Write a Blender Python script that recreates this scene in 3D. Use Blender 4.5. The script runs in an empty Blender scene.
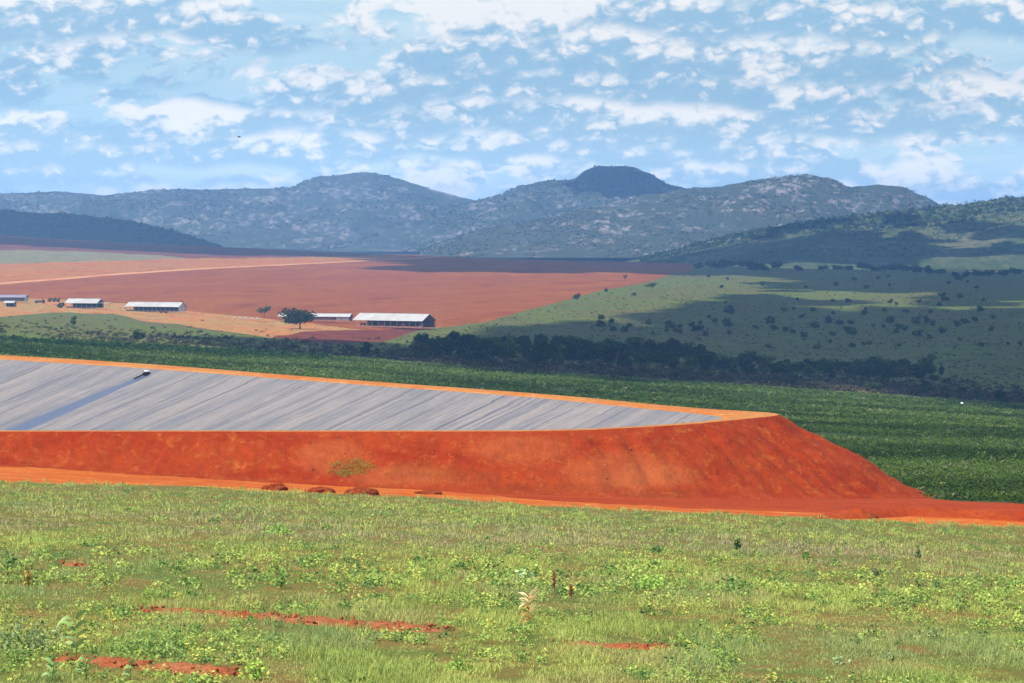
import bpy, bmesh, math, random
import numpy as np
from mathutils import Vector, Matrix

random.seed(11)
RNG = np.random.default_rng(7)
scene = bpy.context.scene
COL = scene.collection

# ------------------------------------------------------------------ camera
F = 2845.0                      # focal length in pixels of a 1024 px wide frame (100 mm lens)
PITCH = math.atan(116.5 / F)    # looking slightly down
CP, SP = math.cos(PITCH), math.sin(PITCH)
cam_data = bpy.data.cameras.new('camera')
cam_data.sensor_width = 36.0
cam_data.lens = 36.0 * F / 1024.0
cam_data.clip_start = 0.5
cam_data.clip_end = 60000.0
cam = bpy.data.objects.new('camera', cam_data)
COL.objects.link(cam)
cam.location = (0, 0, 0)
cam.rotation_euler = (math.pi / 2 - PITCH, 0, 0)
scene.camera = cam


def ray(px, py):
    """direction with Y = 1 through a pixel"""
    u = np.asarray(px, float) - 512.0
    v = 341.5 - np.asarray(py, float)
    d = F * CP + v * SP
    return u / d, (v * CP - F * SP) / d        # x/Y, z/Y


def e_of(py):
    return -ray(512.0, py)[1]


def to_pix(x, Y, z):
    # inverse of ray()
    yc = Y * CP - z * SP
    zc = Y * SP + z * CP
    return 512 + x / yc * F, 341.5 - zc / yc * F


# ------------------------------------------------------------------ numpy noise
def _hash(ix, iy, seed):
    h = (ix.astype(np.int64) * 374761393 + iy.astype(np.int64) * 668265263 + seed * 1442695041) & 0xFFFFFFFF
    h = ((h ^ (h >> 13)) * 1274126177) & 0xFFFFFFFF
    h = h ^ (h >> 16)
    return (h & 0xFFFFFF) / float(0xFFFFFF)


def vnoise(x, y, seed=0):
    x = np.asarray(x, float); y = np.asarray(y, float)
    ix = np.floor(x); iy = np.floor(y)
    fx = x - ix; fy = y - iy
    fx = fx * fx * (3 - 2 * fx); fy = fy * fy * (3 - 2 * fy)
    a = _hash(ix, iy, seed); b = _hash(ix + 1, iy, seed)
    c = _hash(ix, iy + 1, seed); d = _hash(ix + 1, iy + 1, seed)
    return (a * (1 - fx) + b * fx) * (1 - fy) + (c * (1 - fx) + d * fx) * fy


def fbm(x, y, seed=0, octv=4, gain=0.5):
    t = 0; amp = 1; tot = 0
    for o in range(octv):
        t = t + amp * vnoise(np.asarray(x) * 2 ** o + 17.3 * o, np.asarray(y) * 2 ** o - 9.1 * o, seed + o)
        tot += amp; amp *= gain
    return t / tot          # 0..1


def sstep(a, b, x):
    t = np.clip((np.asarray(x, float) - a) / (b - a), 0, 1)
    return t * t * (3 - 2 * t)


# ------------------------------------------------------------------ terrain
TY = [0, 52, 160, 280, 306, 345, 500, 800, 1100, 1200, 1400, 1700, 2100, 2300, 3000, 3700, 4500, 5200, 6200, 9000, 16000]
TL = [None, 671, None, 482, 467, 455, 402, 372, 347, 338, 328, 319, 309, 303, 281, 263, 249, 236, 244, 240, 232]
TM = [None, 683, None, 504, 494, 487, 440, 398, 376, 371, 360, 346, 330, 321, 291, 275, 265, 259, 264, 250, 236]
TR = [None, 695, None, 529, 506, 497.5, 455, 423, 409, 405, 388, 362, 336, 323, 296, 283, 275, 270, 276, 260, 240]


def _col(tab):
    z = []
    for Y, p in zip(TY, tab):
        z.append(-3.96 if Y == 0 else (None if p is None else -e_of(p) * Y))
    for i, v in enumerate(z):
        if v is None:
            z[i] = z[i - 1] + (z[i + 1] - z[i - 1]) * (TY[i] - TY[i - 1]) / (TY[i + 1] - TY[i - 1])
    return np.array([float(v) for v in z])


def _pchip(xs, ys):
    h = np.diff(xs); d = np.diff(ys) / h
    m = np.zeros(len(xs)); m[0] = d[0]; m[-1] = d[-1]
    for k in range(1, len(xs) - 1):
        if d[k - 1] * d[k] > 0:
            w1 = 2 * h[k] + h[k - 1]; w2 = h[k] + 2 * h[k - 1]
            m[k] = (w1 + w2) / (w1 / d[k - 1] + w2 / d[k])

    def f(x):
        x = np.clip(x, xs[0], xs[-1])
        i = np.clip(np.searchsorted(xs, x) - 1, 0, len(xs) - 2)
        t = (x - xs[i]) / h[i]
        return (ys[i] * (1 + 2 * t) * (1 - t) ** 2 + h[i] * m[i] * t * (1 - t) ** 2
                + ys[i + 1] * t * t * (3 - 2 * t) + h[i] * m[i + 1] * t * t * (t - 1))
    return f


TYa = np.array(TY, float)
PL, PM, PR = (_pchip(TYa, _col(t)) for t in (TL, TM, TR))


def terrain(x, Y):
    x = np.asarray(x, float); Y = np.asarray(Y, float)
    s = np.clip(x / np.maximum(Y, 30.0) * F * CP / 512.0, -1.5, 1.5)     # -1 left edge, 0 middle, 1 right edge
    z = PL(Y) * s * (s - 1) / 2 + PM(Y) * (1 - s * s) + PR(Y) * s * (s + 1) / 2
    amp = np.clip(Y - 400, 0, 4500) * 0.00045
    z = z + amp * (fbm(x / 160, Y / 260, 3, 3) - 0.5) * 2
    z = z + 0.09 * (fbm(x / 2.2, Y / 2.2, 5, 3) - 0.5) * (Y < 320)
    return z


_YS = np.exp(np.linspace(math.log(20), math.log(5200), 1400))


def y_at(px, py):
    """distance at which the ground is seen at pixel (px, py)"""
    s = (px - 512.0) / (F * CP)
    z = terrain(s * _YS, _YS)
    e = -z / _YS
    e = np.minimum.accumulate(e)
    return float(np.interp(-e_of(py), -e, _YS))


def place(px, py):
    Y = y_at(px, py)
    x = float(ray(px, py)[0]) * Y
    return x, Y, float(terrain(x, Y))


# ------------------------------------------------------------------ object helpers
def tag(o, label=None, cat=None, group=None, kind=None):
    if label: o['label'] = label
    if cat: o['category'] = cat
    if group: o['group'] = group
    if kind: o['kind'] = kind
    return o


def empty(name, loc, label, cat, group=None, rz=0.0):
    o = bpy.data.objects.new(name, None)
    COL.objects.link(o)
    o.empty_display_size = 0.2
    o.location = loc
    o.rotation_euler = (0, 0, rz)
    return tag(o, label, cat, group)


def np_mesh(name, verts, quads=None, tris=None, mat=None, smooth=False, col=None, link=True, parent=None):
    """one mesh object out of numpy arrays; col = per-vertex surface colour"""
    verts = np.asarray(verts, np.float32)
    parts = []
    if quads is not None and len(quads): parts.append((np.asarray(quads, np.int32), 4))
    if tris is not None and len(tris): parts.append((np.asarray(tris, np.int32), 3))
    me = bpy.data.meshes.new(name)
    me.vertices.add(len(verts))
    me.vertices.foreach_set('co', verts.ravel())
    loops = np.concatenate([p.ravel() for p, n in parts])
    starts = []; base = 0
    for p, n in parts:
        starts.append(base + np.arange(len(p)) * n); base += p.size
    starts = np.concatenate(starts).astype(np.int32)
    me.loops.add(len(loops))
    me.loops.foreach_set('vertex_index', loops)
    me.polygons.add(len(starts))
    me.polygons.foreach_set('loop_start', starts)
    me.update(calc_edges=True)
    if smooth:
        me.polygons.foreach_set('use_smooth', np.ones(len(starts), bool))
    if col is not None:
        a = me.color_attributes.new('col', 'FLOAT_COLOR', 'POINT')
        c = np.ones((len(verts), 4), np.float32); c[:, :3] = col
        a.data.foreach_set('color', c.ravel())
    if mat: me.materials.append(mat)
    if not link: return me
    o = bpy.data.objects.new(name, me)
    COL.objects.link(o)
    if parent: o.parent = parent
    return o


def bm_obj(name, bm, mat, parent=None, smooth=False, loc=None):
    me = bpy.data.meshes.new(name)
    bmesh.ops.recalc_face_normals(bm, faces=bm.faces)
    bm.to_mesh(me); bm.free()
    if smooth:
        for p in me.polygons: p.use_smooth = True
    me.materials.append(mat)
    o = bpy.data.objects.new(name, me)
    COL.objects.link(o)
    if parent: o.parent = parent
    if loc: o.location = loc
    return o


def add_box(bm, c, s, bev=0.0, rot=None):
    m = Matrix.Translation(c)
    if rot is not None: m = m @ rot
    r = bmesh.ops.create_cube(bm, size=1.0, matrix=m @ Matrix.Diagonal((s[0], s[1], s[2], 1)))
    if bev:
        es = list({e for v in r['verts'] for e in v.link_edges})
        bmesh.ops.bevel(bm, geom=es, offset=bev, segments=2, affect='EDGES')


def add_prism(bm, pts, y0, y1):
    """extrude an x-z outline between y0 and y1"""
    a = [bm.verts.new((p[0], y0, p[1])) for p in pts]
    b = [bm.verts.new((p[0], y1, p[1])) for p in pts]
    bm.faces.new(a); bm.faces.new(b[::-1])
    n = len(pts)
    for i in range(n):
        bm.faces.new((a[i], a[(i + 1) % n], b[(i + 1) % n], b[i]))


def add_tube(bm, pts, radii, n=7):
    rings = []
    for i, p in enumerate(pts):
        p = Vector(p)
        a = Vector(pts[max(i - 1, 0)]); b = Vector(pts[min(i + 1, len(pts) - 1)])
        d = (b - a).normalized()
        u = d.orthogonal().normalized(); w = d.cross(u)
        rings.append([bm.verts.new(p + (u * math.cos(2 * math.pi * k / n) + w * math.sin(2 * math.pi * k / n)) * radii[i]) for k in range(n)])
    for r0, r1 in zip(rings, rings[1:]):
        for k in range(n):
            bm.faces.new((r0[k], r0[(k + 1) % n], r1[(k + 1) % n], r1[k]))
    bm.faces.new(rings[0][::-1]); bm.faces.new(rings[-1])


def copy_tree(root):
    c = root.copy(); COL.objects.link(c)
    for ch in root.children:
        d = ch.copy(); COL.objects.link(d); d.parent = c
        for g in ch.children:
            h = g.copy(); COL.objects.link(h); h.parent = d
    return c


ORD = ['first', 'second', 'third', 'fourth', 'fifth', 'sixth', 'seventh', 'eighth', 'ninth', 'tenth', 'eleventh', 'twelfth',
       'thirteenth', 'fourteenth', 'fifteenth', 'sixteenth', 'seventeenth', 'eighteenth', 'nineteenth']
TENS = ['', '', 'twenty', 'thirty', 'forty', 'fifty']


def ordinal(i):            # 1-based
    if i <= 19: return ORD[i - 1]
    t, u = divmod(i, 10)
    return TENS[t][:-1] + 'ieth' if u == 0 else TENS[t] + '-' + ORD[u - 1]


# ------------------------------------------------------------------ materials
def srgb(r, g, b):
    def f(c):
        c /= 255.0
        return c / 12.92 if c <= 0.04045 else ((c + 0.055) / 1.055) ** 2.4
    return (f(r), f(g), f(b))


class NT:
    """tiny node-tree builder"""
    def __init__(self, tree):
        self.t = tree; self.n = tree.nodes; self.l = tree.links

    def new(self, typ, **kw):
        n = self.n.new(typ)
        for k, v in kw.items(): setattr(n, k, v)
        return n

    def put(self, sock, v):
        if v is None: return
        if isinstance(v, bpy.types.NodeSocket): self.l.new(v, sock)
        elif isinstance(v, (tuple, list)) and sock.type == 'RGBA' and len(v) == 3: sock.default_value = (*v, 1)
        else: sock.default_value = v

    def math(self, op, a, b=None, c=None, clamp=False):
        n = self.new('ShaderNodeMath', operation=op, use_clamp=clamp)
        for i, v in enumerate((a, b, c)):
            if v is not None: self.put(n.inputs[i], v)
        return n.outputs[0]

    def vec(self, x, y, z):
        n = self.new('ShaderNodeCombineXYZ')
        for i, v in enumerate((x, y, z)): self.put(n.inputs[i], v)
        return n.outputs[0]

    def noise(self, vec, scale=1.0, detail=4.0, rough=0.55, dist=0.0):
        n = self.new('ShaderNodeTexNoise')
        self.put(n.inputs['Vector'], vec)
        n.inputs['Scale'].default_value = scale
        n.inputs['Detail'].default_value = detail
        n.inputs['Roughness'].default_value = rough
        n.inputs['Distortion'].default_value = dist
        return n.outputs['Fac']

    def mapr(self, v, a, b, c=0.0, d=1.0, smooth=True):
        n = self.new('ShaderNodeMapRange', interpolation_type='SMOOTHSTEP' if smooth else 'LINEAR')
        for i, q in enumerate((v, a, b, c, d)): self.put(n.inputs[i], q)
        return n.outputs[0]

    def mix(self, fac, a, b):
        n = self.new('ShaderNodeMix', data_type='RGBA')
        self.put(n.inputs[0], fac); self.put(n.inputs[6], a); self.put(n.inputs[7], b)
        return n.outputs[2]

    def scaled(self, vec, s, rz=0.0, loc=(0, 0, 0)):
        n = self.new('ShaderNodeMapping')
        self.put(n.inputs[0], vec)
        n.inputs['Location'].default_value = loc
        n.inputs['Rotation'].default_value = (0, 0, rz)
        n.inputs['Scale'].default_value = s
        return n.outputs[0]


def new_mat(name):
    m = bpy.data.materials.new(name)
    m.use_nodes = True
    t = NT(m.node_tree)
    m.node_tree.nodes.clear()
    out = t.new('ShaderNodeOutputMaterial')
    return m, t, out


def finish(t, out, col, rough=0.9, bump=None, spec=0.15, metal=0.0):
    p = t.new('ShaderNodeBsdfPrincipled')
    t.put(p.inputs['Base Color'], col)
    t.put(p.inputs['Roughness'], rough)
    p.inputs['Specular IOR Level'].default_value = spec
    p.inputs['Metallic'].default_value = metal
    if bump:
        b = t.new('ShaderNodeBump')
        b.inputs['Strength'].default_value = bump[1]
        b.inputs['Distance'].default_value = bump[2]
        t.put(b.inputs['Height'], bump[0])
        t.put(p.inputs['Normal'], b.outputs[0])
    t.l.new(p.outputs[0], out.inputs['Surface'])


def obj_co(t):
    return t.new('ShaderNodeTexCoord').outputs['Object']


def soil_mat(name, cols, big, small, bump=0.0, thr=(0.35, 0.65), fine=0.35, gain=0.46):
    """cols = (main, second, speck): big blotches of the second colour, small specks of the third; sizes are (x, y, z) scales"""
    m, t, out = new_mat(name)
    cols = [tuple(k * gain for k in c) for c in cols]
    co = obj_co(t)
    nb = t.noise(t.scaled(co, big), 1.0, 5, 0.6, 0.4)
    ns = t.noise(t.scaled(co, small, loc=(31, 7, 3)), 1.0, 5, 0.65)
    c = t.mix(t.mapr(nb, thr[0], thr[1]), cols[0], cols[1])
    c = t.mix(t.mapr(ns, 0.5, 0.72), c, cols[2])
    nf = t.noise(t.scaled(co, tuple(k * 3.7 for k in small)), 1.0, 3, 0.6)
    hsv = t.new('ShaderNodeHueSaturation')
    t.put(hsv.inputs['Value'], t.mapr(nf, 0.25, 0.75, 1 - fine, 1 + fine, False))
    t.put(hsv.inputs['Color'], c)
    finish(t, out, hsv.outputs[0], 0.95, (ns, bump, 0.3) if bump else None, 0.08)
    return m


def plain_mat(name, col, rough=0.6, var=0.12, scale=2.0, spec=0.3, metal=0.0):
    m, t, out = new_mat(name)
    n = t.noise(obj_co(t), scale, 4, 0.6)
    hsv = t.new('ShaderNodeHueSaturation')
    t.put(hsv.inputs['Value'], t.mapr(n, 0.25, 0.75, 1 - var, 1 + var, False))
    hsv.inputs['Color'].default_value = (*col, 1)
    finish(t, out, hsv.outputs[0], rough, None, spec, metal)
    return m


def leaf_mat(name, gain=1.0, transl=0.3, var=0.2, sat=1.0):
    """foliage: colour from the plant's own 'col' attribute, part of the light passes through"""
    m, t, out = new_mat(name)
    a = t.new('ShaderNodeAttribute'); a.attribute_name = 'col'
    hsv = t.new('ShaderNodeHueSaturation')
    hsv.inputs['Saturation'].default_value = sat
    oi = t.new('ShaderNodeObjectInfo')
    t.put(hsv.inputs['Value'], t.mapr(oi.outputs['Random'], 0, 1, (1 - var) * gain, (1 + var) * gain, False))
    t.put(hsv.inputs['Color'], a.outputs['Color'])
    d = t.new('ShaderNodeBsdfDiffuse'); t.put(d.inputs[0], hsv.outputs[0])
    tr = t.new('ShaderNodeBsdfTranslucent'); t.put(tr.inputs[0], hsv.outputs[0])
    mx = t.new('ShaderNodeMixShader'); mx.inputs[0].default_value = transl
    t.l.new(d.outputs[0], mx.inputs[1]); t.l.new(tr.outputs[0], mx.inputs[2])
    t.l.new(mx.outputs[0], out.inputs['Surface'])
    return m


LEAF = leaf_mat('tree foliage', 0.85)
GRASS = leaf_mat('grass and weeds', 1.2, 0.3, 0.0, 0.9)
CROP = leaf_mat('crop leaves', 0.56, 0.3, 0.0)
SCRUB = leaf_mat('scrub leaves', 0.72, 0.3, 0.05)
BARK = plain_mat('bark', srgb(92, 78, 66), 0.9, 0.3, 3.0, 0.1)

# ------------------------------------------------------------------ reservoir outline (level crest)
ZR = -23.17
_outer = [(-300, 431.5), (0, 431.5), (300, 431.5), (480, 431.5), (560, 431), (620, 428.5), (680, 425), (720, 421.5), (748, 418.5), (770, 416.5),
          (781, 414.6), (772, 412.6), (745, 411), (700, 408.5), (640, 403), (555, 394.5), (330, 378.5), (146, 363.5), (0, 354.8), (-200, 345)]
_inner = [(-290, 430.4), (0, 430.4), (300, 430.4), (480, 430.4), (560, 429.9), (620, 427.3), (680, 423.3), (712, 420.4), (724, 418.6),
          (719, 416.6), (690, 413), (640, 408.6), (555, 399.5), (480, 393.6), (330, 382.8), (150, 368.6), (0, 359.4), (-180, 350)]


def _plan(pts):
    o = []
    for px, py in pts:
        xs, zs = ray(px, py)
        Y = ZR / zs
        o.append((xs * Y, Y))
    return np.array(o)


def chaikin(p, n=2):
    for _ in range(n):
        q = np.roll(p, -1, 0)
        p = np.stack([0.75 * p + 0.25 * q, 0.25 * p + 0.75 * q], 1).reshape(-1, 2)
    return p


def resample(p, step):
    q = np.vstack([p, p[:1]])
    d = np.r_[0, np.cumsum(np.hypot(*np.diff(q, axis=0).T))]
    n = int(d[-1] / step)
    s = np.linspace(0, d[-1], n, endpoint=False)
    return np.stack([np.interp(s, d, q[:, 0]), np.interp(s, d, q[:, 1])], 1)


OUT = resample(chaikin(_plan(_outer)), 0.6)
INN = resample(chaikin(_plan(_inner)), 0.6)


def in_poly(x, y, P):
    x = np.asarray(x, float); y = np.asarray(y, float)
    ins = np.zeros(x.shape, bool)
    a = P; b = np.roll(P, -1, 0)
    for (x0, y0), (x1, y1) in zip(a, b):
        if y0 == y1: continue
        c = ((y0 > y) != (y1 > y)) & (x < (x1 - x0) * (y - y0) / (y1 - y0) + x0)
        ins ^= c
    return ins


def dist_poly(x, y, P):
    d = np.full(np.shape(x), 1e9)
    for p in P[::3]:
        d = np.minimum(d, (x - p[0]) ** 2 + (y - p[1]) ** 2)
    return np.sqrt(d)


OUT_C = resample(OUT, 4.0)

# ------------------------------------------------------------------ ground sheet, cut into its fields
PXC = np.concatenate([np.linspace(-900, -70, 28), np.arange(-60, 1086, 4.0), np.linspace(1095, 1924, 28)])
SC = (PXC - 512) / (F * CP)


def bound(pts, seed, amp=1.0, wl=14.0):
    """a border seen in the photograph -> distance of that border along every column of the sheet"""
    pts = np.array(pts, float)
    py = np.interp(PXC, pts[:, 0], pts[:, 1])
    py = py + amp * (fbm(PXC / wl, PXC * 0 + seed, seed, 4) - 0.5) * 2
    return np.array([y_at(min(max(a, -260), 1290), b) for a, b in zip(PXC, py)])


def zone(name, Ya, Yb, rows, mat, near=False):
    Ya = np.asarray(Ya, float); Yb = np.maximum(np.asarray(Yb, float), Ya)
    t = np.linspace(0, 1, rows + 1)[:, None]
    Y = np.exp(np.log(Ya)[None] * (1 - t) + np.log(Yb)[None] * t)
    X = SC[None] * (np.maximum(Y, 170) if near else Y)
    Z = terrain(X, Y)
    if Y.min() < 600:
        k = in_poly(X, Y, OUT_C)
        Z = np.where(k, np.minimum(Z, ZR - 18), Z)
    n = len(SC)
    V = np.stack([X, Y, Z], -1).reshape(-1, 3)
    i = (np.arange(rows)[:, None] * n + np.arange(n - 1)[None]).ravel()
    Q = np.stack([i, i + 1, i + n + 1, i + n], 1)
    ok = (Y.ravel()[Q[:, 3]] - Y.ravel()[Q[:, 0]] > 1e-3) | (Y.ravel()[Q[:, 2]] - Y.ravel()[Q[:, 1]] > 1e-3)
    o = np_mesh(name, V, Q[ok], None, mat, True)
    return tag(o, kind='structure')


SOIL_RED = srgb(196, 88, 46)
M_grass = soil_mat('grass field ground', (srgb(114, 126, 58), srgb(150, 118, 64), srgb(98, 116, 50)), (0.35, 0.18, 1), (1.8, 1.8, 1), 0.4, gain=0.5)
M_road = soil_mat('orange dirt road', (srgb(226, 122, 42), srgb(208, 92, 26), srgb(234, 150, 78)), (0.02, 0.30, 1), (0.25, 0.5, 1), 0.3, gain=0.5)
M_crop = soil_mat('crop ground', (srgb(52, 78, 34), srgb(66, 88, 42), srgb(96, 84, 54)), (0.02, 0.02, 1), (0.2, 0.1, 1))
M_scrub = soil_mat('scrub ground', (srgb(130, 146, 58), srgb(138, 130, 72), srgb(94, 110, 42)), (0.008, 0.003, 1), (0.09, 0.03, 1), fine=0.5, gain=0.34)
M_yard = soil_mat('bare yard earth', (srgb(222, 140, 78), srgb(196, 160, 92), srgb(190, 104, 58)), (0.012, 0.006, 1), (0.05, 0.02, 1))
M_red = soil_mat('red ploughed earth', (srgb(188, 98, 30), srgb(204, 116, 40), srgb(168, 78, 26)), (0.004, 0.0022, 1), (0.02, 0.009, 1), fine=0.2, gain=0.36)
M_track = soil_mat('pale dirt track', (srgb(230, 164, 106), srgb(220, 142, 90), srgb(236, 178, 122)), (0.01, 0.01, 1), (0.05, 0.03, 1), gain=0.54)
M_orange = soil_mat('orange fallow earth', (srgb(214, 124, 54), srgb(200, 138, 70), srgb(188, 96, 44)), (0.004, 0.002, 1), (0.03, 0.01, 1))
M_past = soil_mat('pale pasture', (srgb(150, 150, 104), srgb(164, 140, 104), srgb(116, 122, 76)), (0.006, 0.002, 1), (0.05, 0.01, 1))
M_far = soil_mat('far red fields', (srgb(150, 74, 58), srgb(128, 78, 60), srgb(92, 82, 56)), (0.003, 0.0012, 1), (0.03, 0.006, 1))
M_beyond = soil_mat('land beyond', (srgb(90, 98, 56), srgb(100, 96, 66), srgb(62, 74, 40)), (0.004, 0.002, 1), (0.02, 0.01, 1), gain=0.2)

B_field = bound([(-260, 474), (0, 482), (200, 487), (300, 492), (430, 498), (560, 507), (700, 514), (850, 519), (1024, 528), (1290, 536)], 1, 1.6, 30)
B_road = bound([(-260, 440), (700, 476), (850, 492), (905, 497), (960, 501), (1024, 504), (1290, 510)], 2, 1.0, 30)
B_crop = bound([(-260, 322), (0, 337), (256, 351), (512, 371), (768, 388), (1024, 405), (1290, 420)], 3, 0.8, 20)
CREST = [(-260, 230), (0, 234), (100, 236), (200, 241), (300, 248), (400, 253), (480, 257), (560, 262), (690, 266), (800, 268), (1024, 270), (1290, 272)]
B_scrub = bound([(-260, 318), (0, 317), (60, 312.5), (112, 313.5), (135, 319), (195, 327), (255, 335), (310, 342), (335, 345), (385, 341), (415, 331), (445, 327), (485, 322), (540, 307),
                 (600, 291), (650, 282), (672, 274), (700, 269.2), (760, 269), (1024, 271), (1290, 273)], 4, 1.2, 18)
B_yard = bound([(-260, 292), (0, 297), (60, 300), (130, 304), (190, 311), (240, 316), (300, 322), (335, 327), (352, 329), (380, 330), (440, 326.6)], 5, 0.8, 18)
B_tr0 = bound([(-260, 300), (0, 284.6), (130, 274), (200, 269.5), (330, 263), (420, 258.5), (520, 250)], 6, 0.3, 20)
B_tr1 = bound([(-260, 298), (0, 282.6), (130, 272.4), (200, 268), (330, 262), (420, 257.8), (520, 250)], 6, 0.3, 20)
B_or = bound([(-260, 265), (0, 264), (100, 261), (180, 258.5), (330, 257), (420, 254), (520, 250)], 8, 1.0, 18)
B_pa = bound([(-260, 246), (0, 250), (90, 251), (150, 255), (200, 259), (330, 257), (420, 254), (520, 250)], 9, 1.2, 18)
C0 = np.full(len(PXC), 5200.0)
B_crop = np.maximum(B_crop, B_road + 40)
B_scrub = np.minimum(np.maximum(B_scrub, B_crop + 20), C0)
B_yard = np.clip(B_yard, B_scrub, C0)
B_scrub = np.where(PXC > 692, C0, B_scrub)
B_yard = np.where(PXC > 440, B_scrub, B_yard)
B_tr0 = np.clip(B_tr0, B_yard, C0); B_tr1 = np.clip(B_tr1, B_tr0, C0)
B_or = np.clip(B_or, B_tr1, C0); B_pa = np.clip(B_pa, B_or, C0)

zone('grass_field', np.full(len(PXC), 4.0), B_field, 170, M_grass, near=True)
B_verge = bound([(-260, 456), (0, 466), (250, 479), (430, 490.5), (560, 501), (700, 508.5), (850, 514), (905, 512), (1024, 517), (1290, 524)], 12, 1.5, 40)
B_verge = np.clip(B_verge, B_field, B_road)
M_verge = soil_mat('red verge earth', (srgb(192, 68, 16), srgb(206, 86, 26), srgb(172, 54, 14)), (0.06, 0.3, 1), (0.5, 0.8, 1), 0.6, gain=0.42)
zone('dirt_road', B_field, B_verge, 16, M_road)
zone('road_verge', B_verge, B_road, 24, M_verge)
zone('crop_ground', B_road, B_crop, 110, M_crop)
zone('scrubland', B_crop, B_scrub, 80, M_scrub)
B_patch = bound([(-260, 318), (270, 336), (286, 335.5), (305, 331.5), (345, 330), (440, 327.2)], 15, 0.6, 12)
B_patch = np.where((PXC > 272) & (PXC < 442), np.clip(B_patch, B_scrub, np.maximum(B_yard, B_scrub)), B_scrub)
M_patch = soil_mat('shaded red bare soil', (srgb(150, 66, 44), srgb(164, 84, 56), srgb(122, 54, 40)), (0.02, 0.008, 1), (0.06, 0.02, 1), gain=0.34)  # red soil, with its shade put into the darker tone
zone('red_soil', B_scrub, B_patch, 14, M_patch)
zone('bare_yard', B_patch, np.maximum(B_yard, B_patch), 30, M_yard)
zone('red_field', B_yard, B_tr0, 50, M_red)
zone('dirt_track', B_tr0, B_tr1, 3, M_track)
zone('fallow_field', B_tr1, B_or, 20, M_orange)
zone('pasture', B_or, B_pa, 14, M_past)
zone('far_fields', B_pa, C0, 30, M_far)
zone('terrain', C0, np.full(len(PXC), 16000.0), 40, M_beyond)

# ------------------------------------------------------------------ embankment, crest road and liner
RIM = np.array([0.618, -0.787])            # direction of the far rim, along which the liner strips are laid side by side
RN = np.array([0.787, 0.618])


def rng_pick(n, k, rg): return rg.integers(0, n, k)


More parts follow.
